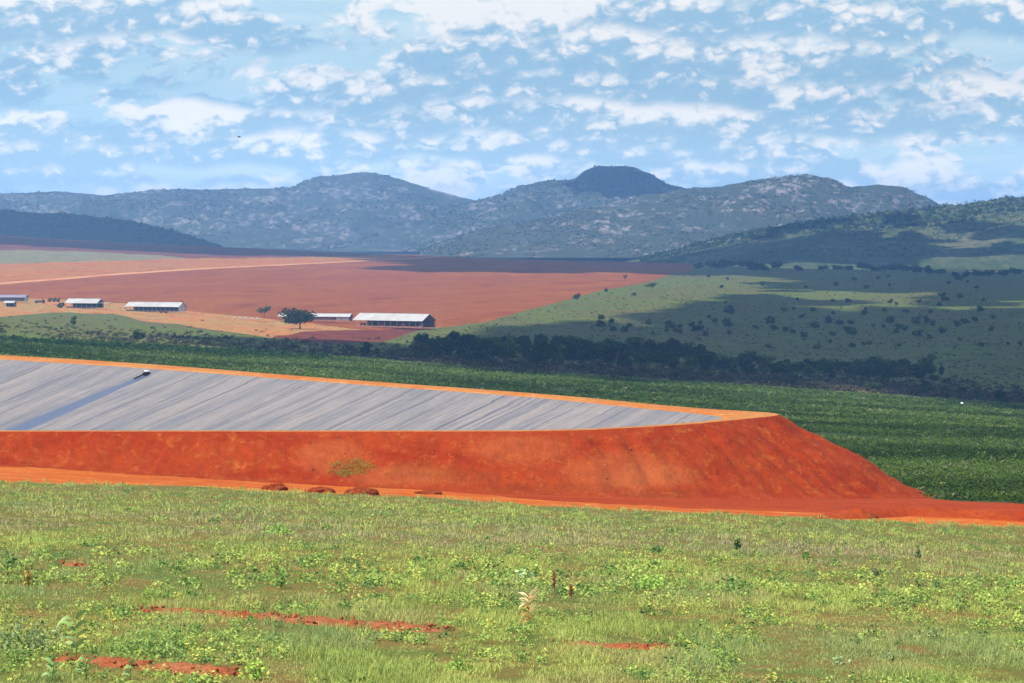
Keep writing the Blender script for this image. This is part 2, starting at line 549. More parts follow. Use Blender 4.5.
def build_dam():
    # outer face
    P = OUT
    d = np.roll(P, -6, 0) - np.roll(P, 6, 0)
    nrm = np.stack([d[:, 1], -d[:, 0]], 1)
    nrm /= np.linalg.norm(nrm, axis=1)[:, None]
    c = P.mean(0)
    if np.mean(((P - c) * nrm).sum(1)) < 0: nrm = -nrm
    for _ in range(14):
        nrm = nrm + np.roll(nrm, 1, 0) + np.roll(nrm, -1, 0)
        nrm /= np.linalg.norm(nrm, axis=1)[:, None]
    arc = np.arange(len(P)) * 0.6
    offs = np.r_[0, 0.25, 0.6, 1.0, np.arange(1.5, 30.1, 0.5)]
    V = []
    for o in offs:
        fade = sstep(0.3, 2.5, o)
        # rills run down the slope, more where the bank is high
        r = 0.5 - 1.6 * np.abs(fbm(arc / 2.4 + 0.5 * np.sin(arc / 17) + o * 0.10, o * 0.05 + arc * 0, 21, 4) - 0.5) * 2
        b = fbm(arc / 9.0, o / 5.0 + arc * 0, 25, 4) - 0.5
        g = fbm(arc / 1.3, o / 1.3 + arc * 0, 29, 3) - 0.5
        off = o + fade * (0.4 * r + 1.1 * b) + 0.5 * (fbm(arc / 2.2, arc * 0 + 3, 35, 4) - 0.5) * min(o, 1)
        z = ZR - o / 1.75 - 0.10 * sstep(0, 1.2, o) + fade * (0.75 * r + 0.5 * b + 0.5 * g)
        z = z + 0.25 * (fbm(arc / 3, arc * 0, 33, 4) - 0.5) * (1 - fade) * min(o / 0.25, 1)
        pq = P + nrm * off[:, None]
        zt = terrain(pq[:, 0], pq[:, 1]); hh = z - zt + 0.3
        z = zt - 0.3 + 0.5 * (hh + np.sqrt(hh * hh + 1.4))
        if o > 26: z = np.minimum(z, zt - 0.3)
        V.append(np.c_[P + nrm * off[:, None], z])
    n = len(P); V = np.array(V)
    # crest top: between outer and inner outline
    ins = np.array([INN[np.argmin(((INN - p) ** 2).sum(1))] for p in P])
    for _ in range(25):
        ins = (ins + np.roll(ins, 1, 0) + np.roll(ins, -1, 0)) / 3
    top = []
    for k in (0.0, 0.3, 0.6, 1.0):
        xy = P * (1 - k) + ins * k
        z = ZR + 0.10 * math.sin(k * math.pi) * np.minimum(1, np.hypot(*(P - ins).T) / 6) + 0.05 * (fbm(xy[:, 0] / 2, xy[:, 1] / 2, 41, 3) - 0.5) * (0 < k < 1)
        top.append(np.c_[xy, z + 0 * arc])
    top.append(np.c_[ins, np.full(n, ZR - 0.35)])

    def grid(rows, name, mat):
        R = np.array(rows); m = len(R)
        i = (np.arange(m - 1)[:, None] * n + np.arange(n)[None])
        j = (np.arange(m - 1)[:, None] * n + (np.arange(n)[None] + 1) % n)
        Q = np.stack([i, j, j + n, i + n], -1).reshape(-1, 4)
        return np_mesh(name, R.reshape(-1, 3), Q, None, mat, True)

    # --- face material: red compacted earth, pale rubbed patches, rills, one grassed patch
    m, t, out = new_mat('red embankment earth')
    co = obj_co(t)
    n1 = t.noise(t.scaled(co, (0.09, 0.09, 0.3)), 1.0, 6, 0.62, 0.6)
    n2 = t.noise(t.scaled(co, (0.7, 0.5, 0.9), rz=0.35), 1.0, 6, 0.7, 0.3)
    n3 = t.noise(t.scaled(co, (2.2, 1.4, 1.6)), 1.0, 4, 0.7)
    c = t.mix(t.mapr(n1, 0.35, 0.65), srgb(184, 60, 18), srgb(198, 78, 28))
    c = t.mix(t.mapr(n2, 0.5, 0.75), c, srgb(220, 118, 52))
    c = t.mix(t.math('MULTIPLY', t.mapr(n3, 0.58, 0.75), 0.7), c, srgb(176, 62, 18))
    sx = t.new('ShaderNodeSeparateXYZ'); t.put(sx.inputs[0], co)

    def spot(cx, cy, cz, rx, rz, thr=0.5):
        a = t.math('DIVIDE', t.math('SUBTRACT', sx.outputs[0], cx), rx)
        b = t.math('DIVIDE', t.math('SUBTRACT', sx.outputs[2], cz), rz)
        r2 = t.math('ADD', t.math('MULTIPLY', a, a), t.math('MULTIPLY', b, b))
        return t.mapr(t.math('ADD', r2, t.math('MULTIPLY', t.math('SUBTRACT', n2, 0.5), 3.5)), 1.3, 0.3)
    def wz(px, py, Y): return float(ray(px, py)[0]) * Y, float(ray(px, py)[1]) * Y
    for px, py, Y, rx, rz in ((620, 470, 316, 7, 2.0), (655, 480, 312, 6, 1.2), (520, 448, 318, 6, 1.5), (400, 476, 311, 6, 1.0), (330, 456, 315, 4, 1.8)):
        x, z = wz(px, py, Y)
        c = t.mix(t.math('MULTIPLY', spot(x, Y, z, rx, rz), 0.32), c, srgb(230, 132, 74))
    for px, py, rx, rz in ((455, 477, 6, 0.7), (420, 470, 5, 0.8), (540, 487, 7, 0.6), (660, 495, 5, 0.5)):
        x, z = wz(px, py, 311)
        c = t.mix(t.math('MULTIPLY', spot(x, 311, z, rx, rz), 0.16), c, srgb(132, 92, 40))
    nl = t.noise(t.scaled(co, (1.3, 0.5, 0.9), rz=0.2), 1.0, 5, 0.68)
    hv = t.new('ShaderNodeHueSaturation')
    t.put(hv.inputs['Value'], t.math('MULTIPLY', t.mapr(nl, 0.3, 0.7, 0.84, 1.18, False), t.mapr(t.noise(t.scaled(co, (4.5, 3.0, 4.5)), 1.0, 3, 0.7), 0.3, 0.7, 0.34, 0.46, False)))
    t.put(hv.inputs['Color'], c)
    finish(t, out, hv.outputs[0], 0.95, (t.math('ADD', n2, nl), 0.5, 0.4), 0.05)
    V[0, :, 2] = ZR
    o = grid(V, 'embankment', m)
    kx = ((V[..., 0] - ray(351, 467)[0] * 313) / 2.4) ** 2 + ((V[..., 2] - ray(351, 467)[1] * 313) / 0.85) ** 2 < 1.0
    kx &= V[..., 1] < 330
    gp = V[kx]; rg = np.random.default_rng(97); gp = gp[rng_pick(len(gp), 900, rg)]
    cloud_at('bank_grass', gp + rg.normal(0, 0.35, gp.shape) * np.array([1, 1, 0.3]), rg.uniform(0.05, 0.11, len(gp)), srgb(120, 160, 50), srgb(160, 186, 80), 9, 0.45, rg, 1.0)
    rg = np.random.default_rng(99); nr = 11000
    pi = rg.integers(0, n, nr); oi = rg.integers(5, len(offs) - 1, nr)
    cen = V[oi, pi] + rg.normal(0, 0.12, (nr, 3)) * np.array([1, 1, 0.2])
    pxr = 512 + cen[:, 0] / cen[:, 1] * F * CP
    ok = (cen[:, 1] < 365) & (pxr > -80) & (pxr < 1000) & (cen[:, 2] > terrain(cen[:, 0], cen[:, 1]) - 0.1) & (fbm(cen[:, 0] / 5, cen[:, 2] / 1.5, 98, 4) > rg.uniform(0.3, 0.6, nr))
    cen = cen[ok]; nr = len(cen)
    sz = 0.05 + 0.13 * rg.uniform(0, 1, nr) ** 3
    ico = np.array([(1, 0, 0), (-1, 0, 0), (0, 1, 0), (0, -1, 0), (0, 0, 1), (0, 0, -1)], float)
    VV = cen[:, None] + (ico[None] * rg.uniform(0.6, 1.3, (nr, 6, 1)) + rg.normal(0, 0.25, (nr, 6, 3))) * sz[:, None, None]
    tri = np.array([(0, 2, 4), (2, 1, 4), (1, 3, 4), (3, 0, 4), (2, 0, 5), (1, 2, 5), (3, 1, 5), (0, 3, 5)])
    tag(np_mesh('rubble', VV.reshape(-1, 3), None, (np.arange(nr)[:, None, None] * 6 + tri[None]).reshape(-1, 3), soil_mat('rubble earth', (srgb(216, 116, 62), srgb(190, 78, 34), srgb(232, 150, 100)), (0.5, 0.5, 0.5), (3, 3, 3), gain=0.5)), kind='stuff')
    tag(o, kind='structure')
    m2 = soil_mat('crest road earth', (srgb(226, 152, 82), srgb(220, 128, 60), srgb(236, 176, 112)), (0.05, 0.05, 1), (0.5, 0.5, 1), 0.2)
    tag(grid(top, 'crest_road', m2), kind='structure')

    # --- liner
    x0, x1 = INN[:, 0].min() - 2, INN[:, 0].max() + 2
    y0, y1 = INN[:, 1].min() - 2, INN[:, 1].max() + 2
    st = 1.0
    xs = np.arange(x0, x1, st); ys = np.arange(y0, y1, st)
    X, Y = np.meshgrid(xs, ys)
    dd = dist_poly(X, Y, INN); ii = in_poly(X, Y, resample(INN, 1.5))
    sd = np.where(ii, dd, -dd)
    q = X * RIM[0] + Y * RIM[1]
    wr = (fbm(q / 1.3, (X * RN[0] + Y * RN[1]) / 30, 51, 3) - 0.5) * 0.22
    Z = ZR - 0.06 - np.clip(sd / 3.0, 0, 12.5) + np.clip(sd / 12, 0, 1) * wr * 0.6
    nx = len(xs)
    i = (np.arange(len(ys) - 1)[:, None] * nx + np.arange(nx - 1)[None])
    Q = np.stack([i, i + 1, i + nx + 1, i + nx], -1).reshape(-1, 4)
    keep = (sd.ravel()[Q] > -1.6).all(1)
    m, t, out = new_mat('grey reservoir liner')
    di = np.roll(ins, -5, 0) - np.roll(ins, 5, 0)
    ni = np.stack([di[:, 1], -di[:, 0]], 1); ni /= np.linalg.norm(ni, axis=1)[:, None] + 1e-9
    if np.mean(((ins - ins.mean(0)) * ni).sum(1)) < 0: ni = -ni
    for _ in range(10):
        ni = ni + np.roll(ni, 1, 0) + np.roll(ni, -1, 0); ni /= np.linalg.norm(ni, axis=1)[:, None]
    strip = [np.c_[ins - ni * o, np.full(n, ZR + 0.035 - max(o, 0) / 3.0 - (0.06 if o < 0 else 0) + (-0.12 if o > 2.2 else 0))] for o in (-0.35, -0.3, 0.0, 0.4, 0.8, 1.2, 1.6, 2.0, 2.4)]
    co = obj_co(t)
    sx = t.new('ShaderNodeSeparateXYZ'); t.put(sx.inputs[0], co)
    qq = t.math('ADD', t.math('MULTIPLY', sx.outputs[0], RIM[0]), t.math('MULTIPLY', sx.outputs[1], RIM[1]))
    rr = t.math('ADD', t.math('MULTIPLY', sx.outputs[0], RN[0]), t.math('MULTIPLY', sx.outputs[1], RN[1]))
    w1 = t.noise(t.vec(t.math('MULTIPLY', qq, 1.1), t.math('MULTIPLY', rr, 0.02), 0.0), 1.0, 5, 0.7)
    w2 = t.noise(t.vec(t.math('MULTIPLY', qq, 0.16), t.math('MULTIPLY', rr, 0.05), 4.0), 1.0, 4, 0.6)
    w3 = t.noise(t.vec(t.math('MULTIPLY', qq, 2.5), t.math('MULTIPLY', rr, 0.25), 9.0), 1.0, 4, 0.7)
    c = t.mix(t.mapr(w2, 0.35, 0.65), srgb(164, 158, 160), srgb(190, 174, 166))
    c = t.mix(t.mapr(w1, 0.47, 0.68), c, srgb(116, 122, 142))
    w5 = t.noise(t.vec(t.math('MULTIPLY', qq, 3.2), t.math('MULTIPLY', rr, 0.06), 19.0), 1.0, 4, 0.75)
    c = t.mix(t.math('MULTIPLY', t.mapr(w5, 0.5, 0.68), 0.75), c, srgb(96, 100, 118))  # shade of fine wrinkles put into the colour as darker streaks
    c = t.mix(t.mapr(w3, 0.52, 0.72), c, srgb(206, 190, 184))
    w4 = t.noise(t.vec(t.math('MULTIPLY', qq, 4.0), t.math('MULTIPLY', rr, 0.9), 5.0), 1.0, 4, 0.7)
    c = t.mix(t.math('MULTIPLY', t.mapr(w4, 0.5, 0.75), 0.6), c, srgb(126, 124, 140))
    # welded seams between the strips, some more open than others
    vo = t.new('ShaderNodeTexVoronoi', voronoi_dimensions='1D', feature='DISTANCE_TO_EDGE')
    t.put(vo.inputs['W'], t.math('ADD', t.math('MULTIPLY', qq, 0.16), t.math('MULTIPLY', t.math('SUBTRACT', t.noise(t.vec(t.math('MULTIPLY', rr, 0.06), t.math('MULTIPLY', qq, 0.05), 2), 1, 2), 0.5), 0.12)))
    vo.inputs['Scale'].default_value = 1.0
    seam = t.mapr(vo.outputs['Distance'], 0.02, 0.055, 1, 0)
    seam = t.math('MULTIPLY', seam, t.mapr(t.noise(t.vec(t.math('MULTIPLY', qq, 0.3), t.math('MULTIPLY', rr, 0.05), 7), 1, 3), 0.38, 0.6))
    c = t.mix(t.math('MULTIPLY', seam, 0.62), c, srgb(74, 82, 100))
    # wet streak running down from the pump
    ax, az = ray(147, 375)
    for Yp in np.arange(400, 480, 0.1):
        dp = float(dist_poly(np.array([ax * Yp]), np.array([Yp]), INN)[0])
        if az * Yp <= ZR - 0.06 - dp / 3: break
    q0 = ax * Yp * RIM[0] + Yp * RIM[1]
    r0 = ax * Yp * RN[0] + Yp * RN[1]
    dn = t.math('SUBTRACT', r0, rr)
    wig = t.math('MULTIPLY', t.math('SUBTRACT', t.noise(t.vec(t.math('MULTIPLY', rr, 0.25), 3.0, 0.0), 1, 3), 0.5), 1.2)
    off = t.math('ABSOLUTE', t.math('ADD', t.math('SUBTRACT', qq, q0 + 0.1), wig))
    wid = t.mapr(dn, 0.0, 16.0, 0.9, 2.8, False)
    wet = t.mapr(t.math('DIVIDE', t.math('ADD', off, t.math('MULTIPLY', t.math('SUBTRACT', w3, 0.5), 1.4)), wid), 1.15, 0.75)
    wet = t.math('MULTIPLY', wet, t.mapr(dn, -0.5, 0.5))
    c = t.mix(t.math('MULTIPLY', wet, 0.85), c, srgb(92, 116, 158))
    # dust blown on in one place
    dxq = t.math('SUBTRACT', qq, float(ray(235, 388)[0] * 405 * RIM[0] + 405 * RIM[1]))
    hv = t.new('ShaderNodeHueSaturation'); hv.inputs['Value'].default_value = 0.40; hv.inputs['Saturation'].default_value = 0.85; t.put(hv.inputs['Color'], c)
    finish(t, out, hv.outputs[0], 0.6, (w1, 0.3, 0.15), 0.3)
    SV = np.vstack(strip); nb = X.size
    a_ = (np.arange(len(strip) - 1)[:, None] * n + np.arange(n)[None]); b_ = (np.arange(len(strip) - 1)[:, None] * n + (np.arange(n)[None] + 1) % n)
    SQ = np.stack([a_, b_, b_ + n, a_ + n], -1).reshape(-1, 4) + nb
    o = np_mesh('reservoir_liner', np.vstack([np.stack([X, Y, Z], -1).reshape(-1, 3), SV]), np.vstack([Q[keep], SQ]), None, m, True)
    me = o.data
    bm = bmesh.new(); bm.from_mesh(me)
    bmesh.ops.delete(bm, geom=[v for v in bm.verts if not v.link_faces], context='VERTS')
    bm.to_mesh(me); bm.free()
    tag(o, kind='structure')
    return (ax * Yp, Yp, ZR - 0.06 - dp / 3)




# ------------------------------------------------------------------ mountains
def ridge(name, top, Yr, front, back, mat, base=-70.0, rough=0.22, seed=1, fine=2.2, step=1.5, steep=1.0, rows=90, mid=14.0):
    """a hill range: crest follows the measured skyline, flanks fall to the front and the back with gullies and spurs"""
    top = np.array(top, float)
    px = np.arange(top[0, 0], top[-1, 0] + 0.1, step)
    py = np.interp(px, top[:, 0], top[:, 1])
    py = py + 1.6 * (fbm(px / 22, px * 0, seed + 70, 4, 0.6) - 0.5) * 2
    k = np.exp(-0.5 * (np.arange(-6, 7) * step / 1.8) ** 2); k /= k.sum()
    py = np.convolve(np.pad(py, 6, mode='edge'), k, 'valid')
    s, zc = ray(px, py)
    t = np.r_[np.linspace(-1, 0, rows), np.linspace(0.03, 1, rows // 3)]
    Y = Yr + np.where(t < 0, t * front, t * back)[:, None] + 0 * s[None]
    Y = Y + (fbm(s[None] * Yr / 900, t[:, None] * 0.7, seed + 50, 3) - 0.5) * 0.25 * front * (1 - np.abs(t[:, None]))
    X = s[None] * Y
    H = zc[None] * Yr - base
    prof = np.where(t < 0, (1 + t) ** steep, (1 - t) ** 1.2)[:, None]
    n = (fbm(X / 420, Y / 420, seed, 5, 0.55) - 0.5) * 2
    ridged = 1 - np.abs(2 * fbm(X / 300 + 3, Y / 520, seed + 7, 4) - 1)
    hump = np.sin(np.pi * np.clip(1 + t, 0, 1))[:, None]
    Z = base + H * prof + H * rough * hump * (n + 0.9 * (ridged - 0.7))
    Z = Z + H * 0.0 + (fbm(X / 28, Y / 28, seed + 9, 3) - 0.5) * 2 * fine * np.clip(prof * 3, 0, 1)
    Z = Z + (fbm(X / 95, Y / 95, seed + 15, 4) - 0.5) * 2 * mid * np.clip(hump * 1.6, 0, 1)
    # keep the flanks under the skyline
    e = Z / Y
    cap = (zc[None] + 0 * e)
    Z = np.where((t[:, None] < 0) & (e > cap), cap * Y, Z)
    m = len(t); nn = len(px)
    i = (np.arange(m - 1)[:, None] * nn + np.arange(nn - 1)[None])
    Q = np.stack([i, i + 1, i + nn + 1, i + nn], -1).reshape(-1, 4)
    o = np_mesh(name, np.stack([X, Y, Z], -1).reshape(-1, 3), Q, None, mat, True)
    tag(o, kind='structure')
    return X, Y, Z, px


def hill_trees(R, n, s0, s1, c0, c1, seed, thr=0.45):
    """low trees and bushes standing on the hills, too many and too far to count"""
    X, Y, Z, px = R
    rng = np.random.default_rng(seed)
    rows = int(X.shape[0] * 0.75)
    i = rng.integers(0, X.shape[1], n); r = np.minimum((rng.uniform(0, 1, n) ** 0.7 * rows).astype(int), rows - 1)
    ok = (fbm(X[r, i] / 110, Z[r, i] / 30, seed, 4) > thr) & (px[i] > -60) & (px[i] < 1084)
    i, r = i[ok], r[ok]
    jx = rng.uniform(-4, 4, len(i))
    C = np.stack([X[r, i] + jx, Y[r, i], Z[r, i] - 0.8], 1)
    cloud_at('hill_bushes', C, rng.uniform(s0, s1, len(C)), c0, c1, 9, 0.42, rng, 0.9)


def hill_mat(name, bush, rock, dry, sc=1.0, amount=(0.37, 0.50)):
    m, t, out = new_mat(name)
    bush, rock, dry = [tuple(k * g for k in q) for q, g in ((bush, 0.82), (rock, 0.68), (dry, 0.74))]
    co = obj_co(t)
    v = t.scaled(co, (0.05 * sc, 0.02 * sc, 0.075 * sc))
    a = t.noise(v, 1.0, 5, 0.7)
    b = t.noise(t.scaled(co, (0.006, 0.003, 0.012)), 1.0, 5, 0.65, 0.5)
    c_ = t.noise(t.scaled(co, (0.03, 0.012, 0.06), loc=(50, 20, 9)), 1.0, 5, 0.7)
    c = t.mix(t.mapr(b, 0.4, 0.62), rock, dry)
    c = t.mix(t.mapr(t.math('ADD', t.math('MULTIPLY', a, 0.65), t.math('MULTIPLY', b, 0.35)), amount[0], amount[1]), c, bush)
    c = t.mix(t.math('MULTIPLY', t.mapr(c_, 0.62, 0.78), 0.28), c, tuple(0.55 * k for k in srgb(176, 164, 152)))
    finish(t, out, c, 0.95, (a, 0.6, 4.0), 0.05)
    return m


M_h1 = hill_mat('far rocky hill', srgb(62, 72, 64), srgb(140, 134, 134), srgb(112, 110, 102), 0.8)
M_h3 = hill_mat('rocky hill', srgb(62, 70, 60), srgb(148, 138, 136), srgb(116, 108, 100), 1.0)
M_h4 = hill_mat('wooded hill', srgb(36, 52, 30), srgb(46, 60, 36), srgb(50, 64, 38), 1.0)
M_h5 = hill_mat('near hill', srgb(62, 76, 44), srgb(112, 108, 80), srgb(90, 94, 58), 1.2, (0.40, 0.56))

HA = ridge('mountain', [(-260, 190), (-80, 194), (0, 193), (60, 192), (105, 196), (150, 190), (230, 189), (290, 188), (304, 181), (320, 175), (345, 173), (366, 171),
                   (385, 174), (410, 182), (440, 191), (475, 200), (520, 214), (560, 226), (600, 238)], 9800, 1900, 1500, M_h1, seed=3, rough=0.42)
HB = ridge('mountain', [(330, 240), (380, 225), (430, 211), (475, 201), (492, 197), (520, 187), (550, 181), (574, 180), (584, 171), (598, 166.5), (632, 166.5), (650, 173),
                   (668, 184), (690, 190), (720, 200), (760, 214), (820, 236)], 9000, 1500, 1300, M_h1, seed=13, rough=0.42)
HC = ridge('mountain', [(420, 250), (450, 240), (480, 229), (520, 222), (560, 214), (600, 205), (640, 196), (680, 189), (722, 186), (750, 180), (790, 174.5), (812, 173.5),
                   (828, 178), (850, 186), (880, 184), (903, 186), (922, 195), (945, 206), (980, 216), (1060, 236), (1200, 250)], 7600, 1500, 1200, M_h3, seed=23, rough=0.46, fine=3.6)
HD = ridge('hills', [(-260, 200), (-60, 207), (0, 210), (60, 214), (110, 218), (150, 224), (180, 232), (200, 239), (225, 248), (260, 262)], 6700, 900, 700, M_h4, seed=33, rough=0.1, fine=3.0, mid=6.0)
H5 = ridge('hills', [(560, 268), (620, 262), (660, 253), (700, 243), (760, 229), (830, 217), (900, 211), (960, 205), (1000, 199), (1030, 197), (1100, 190), (1290, 180)],
           6100, 1000, 600, M_h5, base=-80.0, seed=43, rough=0.10, fine=1.6, steep=0.85, mid=5.0)


# ------------------------------------------------------------------ leaf clouds
def rand_dirs(n, rng):
    v = rng.normal(size=(n, 3))
    return v / np.linalg.norm(v, axis=1)[:, None]


def leaf_quads(C, size, rng, up=0.0, aspect=0.55, out_dir=None, outw=0.0):
    """one leaf-shaped quad at every centre"""
    n = len(C)
    N = rand_dirs(n, rng)
    N[:, 2] += up
    if out_dir is not None: N = N + out_dir * outw
    N /= np.linalg.norm(N, axis=1)[:, None] + 1e-9
    A = np.cross(N, rand_dirs(n, rng)); A /= np.linalg.norm(A, axis=1)[:, None] + 1e-9
    B = np.cross(N, A)
    s = np.asarray(size).reshape(-1, 1)
    V = np.stack([C - A * s, C + B * s * aspect, C + A * s, C - B * s * aspect], 1).reshape(-1, 3)
    Q = np.arange(4 * n).reshape(-1, 4)
    return V, Q


def crown(rng, rx, rz, zc, lobes, leaves, leaf, c0, c1, hollow=0.5, cone=0.0):
    """uneven crown of leaf clumps; returns verts, quads, colours"""
    L = []
    for k in range(lobes):
        d = rand_dirs(1, rng)[0]
        r = rng.uniform(0.35, 0.8)
        c = np.array([d[0] * rx * r, d[1] * rx * r, zc + d[2] * rz * r])
        w = 1 - cone * np.clip((c[2] - zc + rz) / (2 * rz), 0, 1)
        c[:2] *= w
        L.append((c, rng.uniform(0.3, 0.55)))
    C = []; K = []; OD = []
    per = leaves // lobes
    for c, r in L:
        d = rand_dirs(per, rng)
        rad = rng.uniform(hollow, 1.05, per)[:, None]
        p = c + d * rad * np.array([rx, rx, rz]) * r
        C.append(p); OD.append(d)
        tone = rng.uniform(0, 1)
        K.append(np.clip(tone + rng.normal(0, 0.25, per), 0, 1))
    C = np.vstack(C); K = np.concatenate(K); OD = np.vstack(OD)
    V, Q = leaf_quads(C, leaf * rng.uniform(0.6, 1.3, len(C)), rng, 0.3, 0.7, OD, 0.8)
    col = np.asarray(c0)[None] * (1 - K[:, None]) + np.asarray(c1)[None] * K[:, None]
    return V, Q, np.repeat(col, 4, 0)


def trunk_bm(h, r, limbs, rng, spread):
    bm = bmesh.new()
    lean = rng.uniform(-0.06, 0.06, 2)
    pts = [(0, 0, -0.3), (lean[0] * h * 0.4, lean[1] * h * 0.4, h * 0.45), (lean[0] * h, lean[1] * h, h)]
    add_tube(bm, pts, [r * 1.25, r * 0.85, r * 0.5], 7)
    for k in range(limbs):
        a = 2 * math.pi * k / limbs + rng.uniform(-0.4, 0.4)
        b = h * rng.uniform(0.5, 0.9)
        sx = lean[0] * b; sy = lean[1] * b
        e = (sx + math.cos(a) * spread, sy + math.sin(a) * spread, b + spread * rng.uniform(0.6, 1.2))
        mid = (sx + math.cos(a) * spread * 0.45, sy + math.sin(a) * spread * 0.45, b + spread * 0.35)
        add_tube(bm, [(sx, sy, b), mid, e], [r * 0.5, r * 0.35, r * 0.12], 5)
    return bm


PARK = bpy.data.collections.new('prototypes')    # holds nothing in the end; prototypes become the first copies


class TreeKind:
    """one kind of tree of unit height 1 m x scale; the first use is the original, later ones are copies"""
    def __init__(self, name, seed, h, rx, zlow, lobes, leaves, leaf, c0, c1, cone=0.0, limbs=4, trunk=True):
        rng = np.random.default_rng(seed)
        self.name = name; self.h = h; self.trunk = trunk
        rz = (h - zlow) / 2
        V, Q, c = crown(rng, rx, rz, zlow + rz, lobes, leaves, leaf, c0, c1, 0.45, cone)
        self.crown_me = np_mesh('crown', V, Q, None, LEAF, False, c, link=False)
        if trunk:
            bm = trunk_bm(zlow + rz * 0.9, h * 0.025, limbs, rng, rx * 0.45)
            me = bpy.data.meshes.new('trunk'); bm.to_mesh(me); bm.free(); me.materials.append(BARK)
            self.trunk_me = me

    def put(self, loc, height, label, cat, group=None, wide=1.0, name=None):
        k = height / self.h
        rz = random.uniform(0, 6.28)
        if not self.trunk:
            o = bpy.data.objects.new(name or self.name, self.crown_me)
            COL.objects.link(o); tag(o, label, cat, group)
            o.location = loc; o.rotation_euler = (0, 0, rz); o.scale = (k * wide, k * wide, k)
            return o
        o = empty(name or self.name, loc, label, cat, group, rz)
        o.scale = (k * wide, k * wide, k)
        for n, me in (('crown', self.crown_me), ('trunk', self.trunk_me)):
            c = bpy.data.objects.new(n, me); COL.objects.link(c); c.parent = o
        return o


G_D0, G_D1 = srgb(30, 52, 26), srgb(66, 92, 42)
G_M0, G_M1 = srgb(48, 70, 32), srgb(92, 108, 52)
K_round = [TreeKind('tree', 100 + i, 9, 4.2, 1.2, 12, 1500, 0.42, G_D0, G_D1) for i in range(3)]
K_tall = [TreeKind('tree', 110 + i, 10, 3.2, 1.0, 11, 1300, 0.42, G_D0, srgb(58, 84, 42), 0.35) for i in range(2)]
K_light = [TreeKind('tree', 115 + i, 9, 3.9, 1.4, 11, 1100, 0.42, srgb(58, 80, 36), srgb(104, 118, 58)) for i in range(2)]
K_spread = TreeKind('tree', 120, 9, 7.0, 2.2, 16, 2600, 0.40, srgb(38, 50, 26), srgb(84, 88, 48), 0.0, 6)
K_airy = TreeKind('tree', 121, 8, 4.5, 2.6, 9, 500, 0.42, srgb(60, 74, 36), srgb(112, 112, 60), 0.0, 6)
K_bush = [TreeKind('bush', 130 + i, 3, 2.0, 0.0, 7, 420, 0.34, G_M0, srgb(86, 98, 50), 0.0, 0, False) for i in range(3)]
K_bare = TreeKind('tree', 140, 8, 3.8, 1.5, 10, 380, 0.34, srgb(74, 70, 52), srgb(120, 108, 82), 0.0, 8)


def tree_at(kind, px, py, hpx, label, cat, group=None, wide=1.0):
    x, Y, z = place(px, py)
    return kind.put((x, Y, z - 0.15), hpx * Y / F, label, cat, group, wide)


# --- the wood in the valley: a back row and a front row, trees one can tell apart
WOOD_BASE = np.array([(412, 357), (470, 361), (540, 364.5), (600, 366.5), (680, 371), (760, 375.5), (850, 380), (900, 382), (950, 383)], float)
WOOD_TOP = np.array([(412, 333), (440, 330), (470, 331), (520, 333), (580, 330), (600, 338), (640, 338), (690, 343), (720, 351), (780, 356), (830, 358), (880, 356), (930, 357), (950, 372)], float)
spots = {'front': [], 'back': []}
px = 418.0
while px < 950:
    spots['front'].append(px + random.uniform(-3, 3)); px += random.uniform(12, 18)
px = 424.0
while px < 940:
    spots['back'].append(px + random.uniform(-3, 3)); px += random.uniform(11, 17)
for row, lst in spots.items():
    lst.sort()
    for i, q in enumerate(lst):
        b = np.interp(q, WOOD_BASE[:, 0], WOOD_BASE[:, 1]); tp = np.interp(q, WOOD_TOP[:, 0], WOOD_TOP[:, 1])
        full = b - tp
        if row == 'front':
            py = b + random.uniform(-1.5, 1.0); h = full * random.uniform(0.42, 0.92)
        else:
            py = b - full * 0.22 + random.uniform(-1, 1); h = (py - tp) * random.uniform(0.78, 1.18)
        kd = random.choice(K_round + K_round + K_tall + K_light)
        tree_at(kd, q, py, h, f'{"lighter" if kd in K_light else "dark"} green tree, {ordinal(i + 1)} from the left in the {row} row of the valley wood', 'tree',
                'trees of the dark wood across the valley', random.uniform(1.25, 1.75))

# --- single trees around the yard and the fields
tree_at(K_spread, 300, 329, 21, 'broad dark spreading tree in front of the low white-roofed building', 'tree', None, 1.35)
tree_at(K_airy, 264, 317.5, 14, 'thin-crowned olive tree on the bare yard left of the big dark tree', 'tree')
tree_at(K_round[0], 138, 343, 14, 'dark rounded tree standing alone in the grass below the yard', 'tree', None, 1.0)
tree_at(K_tall[0], 366, 358, 17, 'dark green tree alone left of the valley wood, below the long barn', 'tree', None, 1.1)
tree_at(K_bush[1], 395, 360, 6, 'low green bush at the right foot of the lone tree below the long barn', 'bush')
tree_at(K_bush[0], 61, 308, 6, 'small grey-green bush at the left corner of the shorter white shed', 'bush')
tree_at(K_bush[2], 73, 325, 10, 'upright thin green shrub in the grass below the shorter white shed', 'shrub', None, 0.5)
tree_at(K_bush[1], 182, 304.5, 4, 'dark little bush just behind the roof of the white-ended shed', 'bush', None, 0.7)
tree_at(K_airy, 651, 290, 9, 'dark brushy tree on the upper edge of the sunlit grass beside the red field', 'tree', None, 1.3)
tree_at(K_bush[0], 577, 299, 6, 'round dark bush where the red field meets the sunlit green slope', 'bush', None, 1.0)
tree_at(K_airy, 625, 281, 8, 'slim sparse tree sticking up at the tip of the red field', 'tree', None, 0.6)
tree_at(K_round[1], 606, 293, 5, 'low bushy tree between the round bush and the tip of the red field', 'tree', None, 1.1)
tree_at(K_airy, 634, 298, 7, 'pale thin tree in the middle of the sunlit green slope', 'tree', None, 0.8)
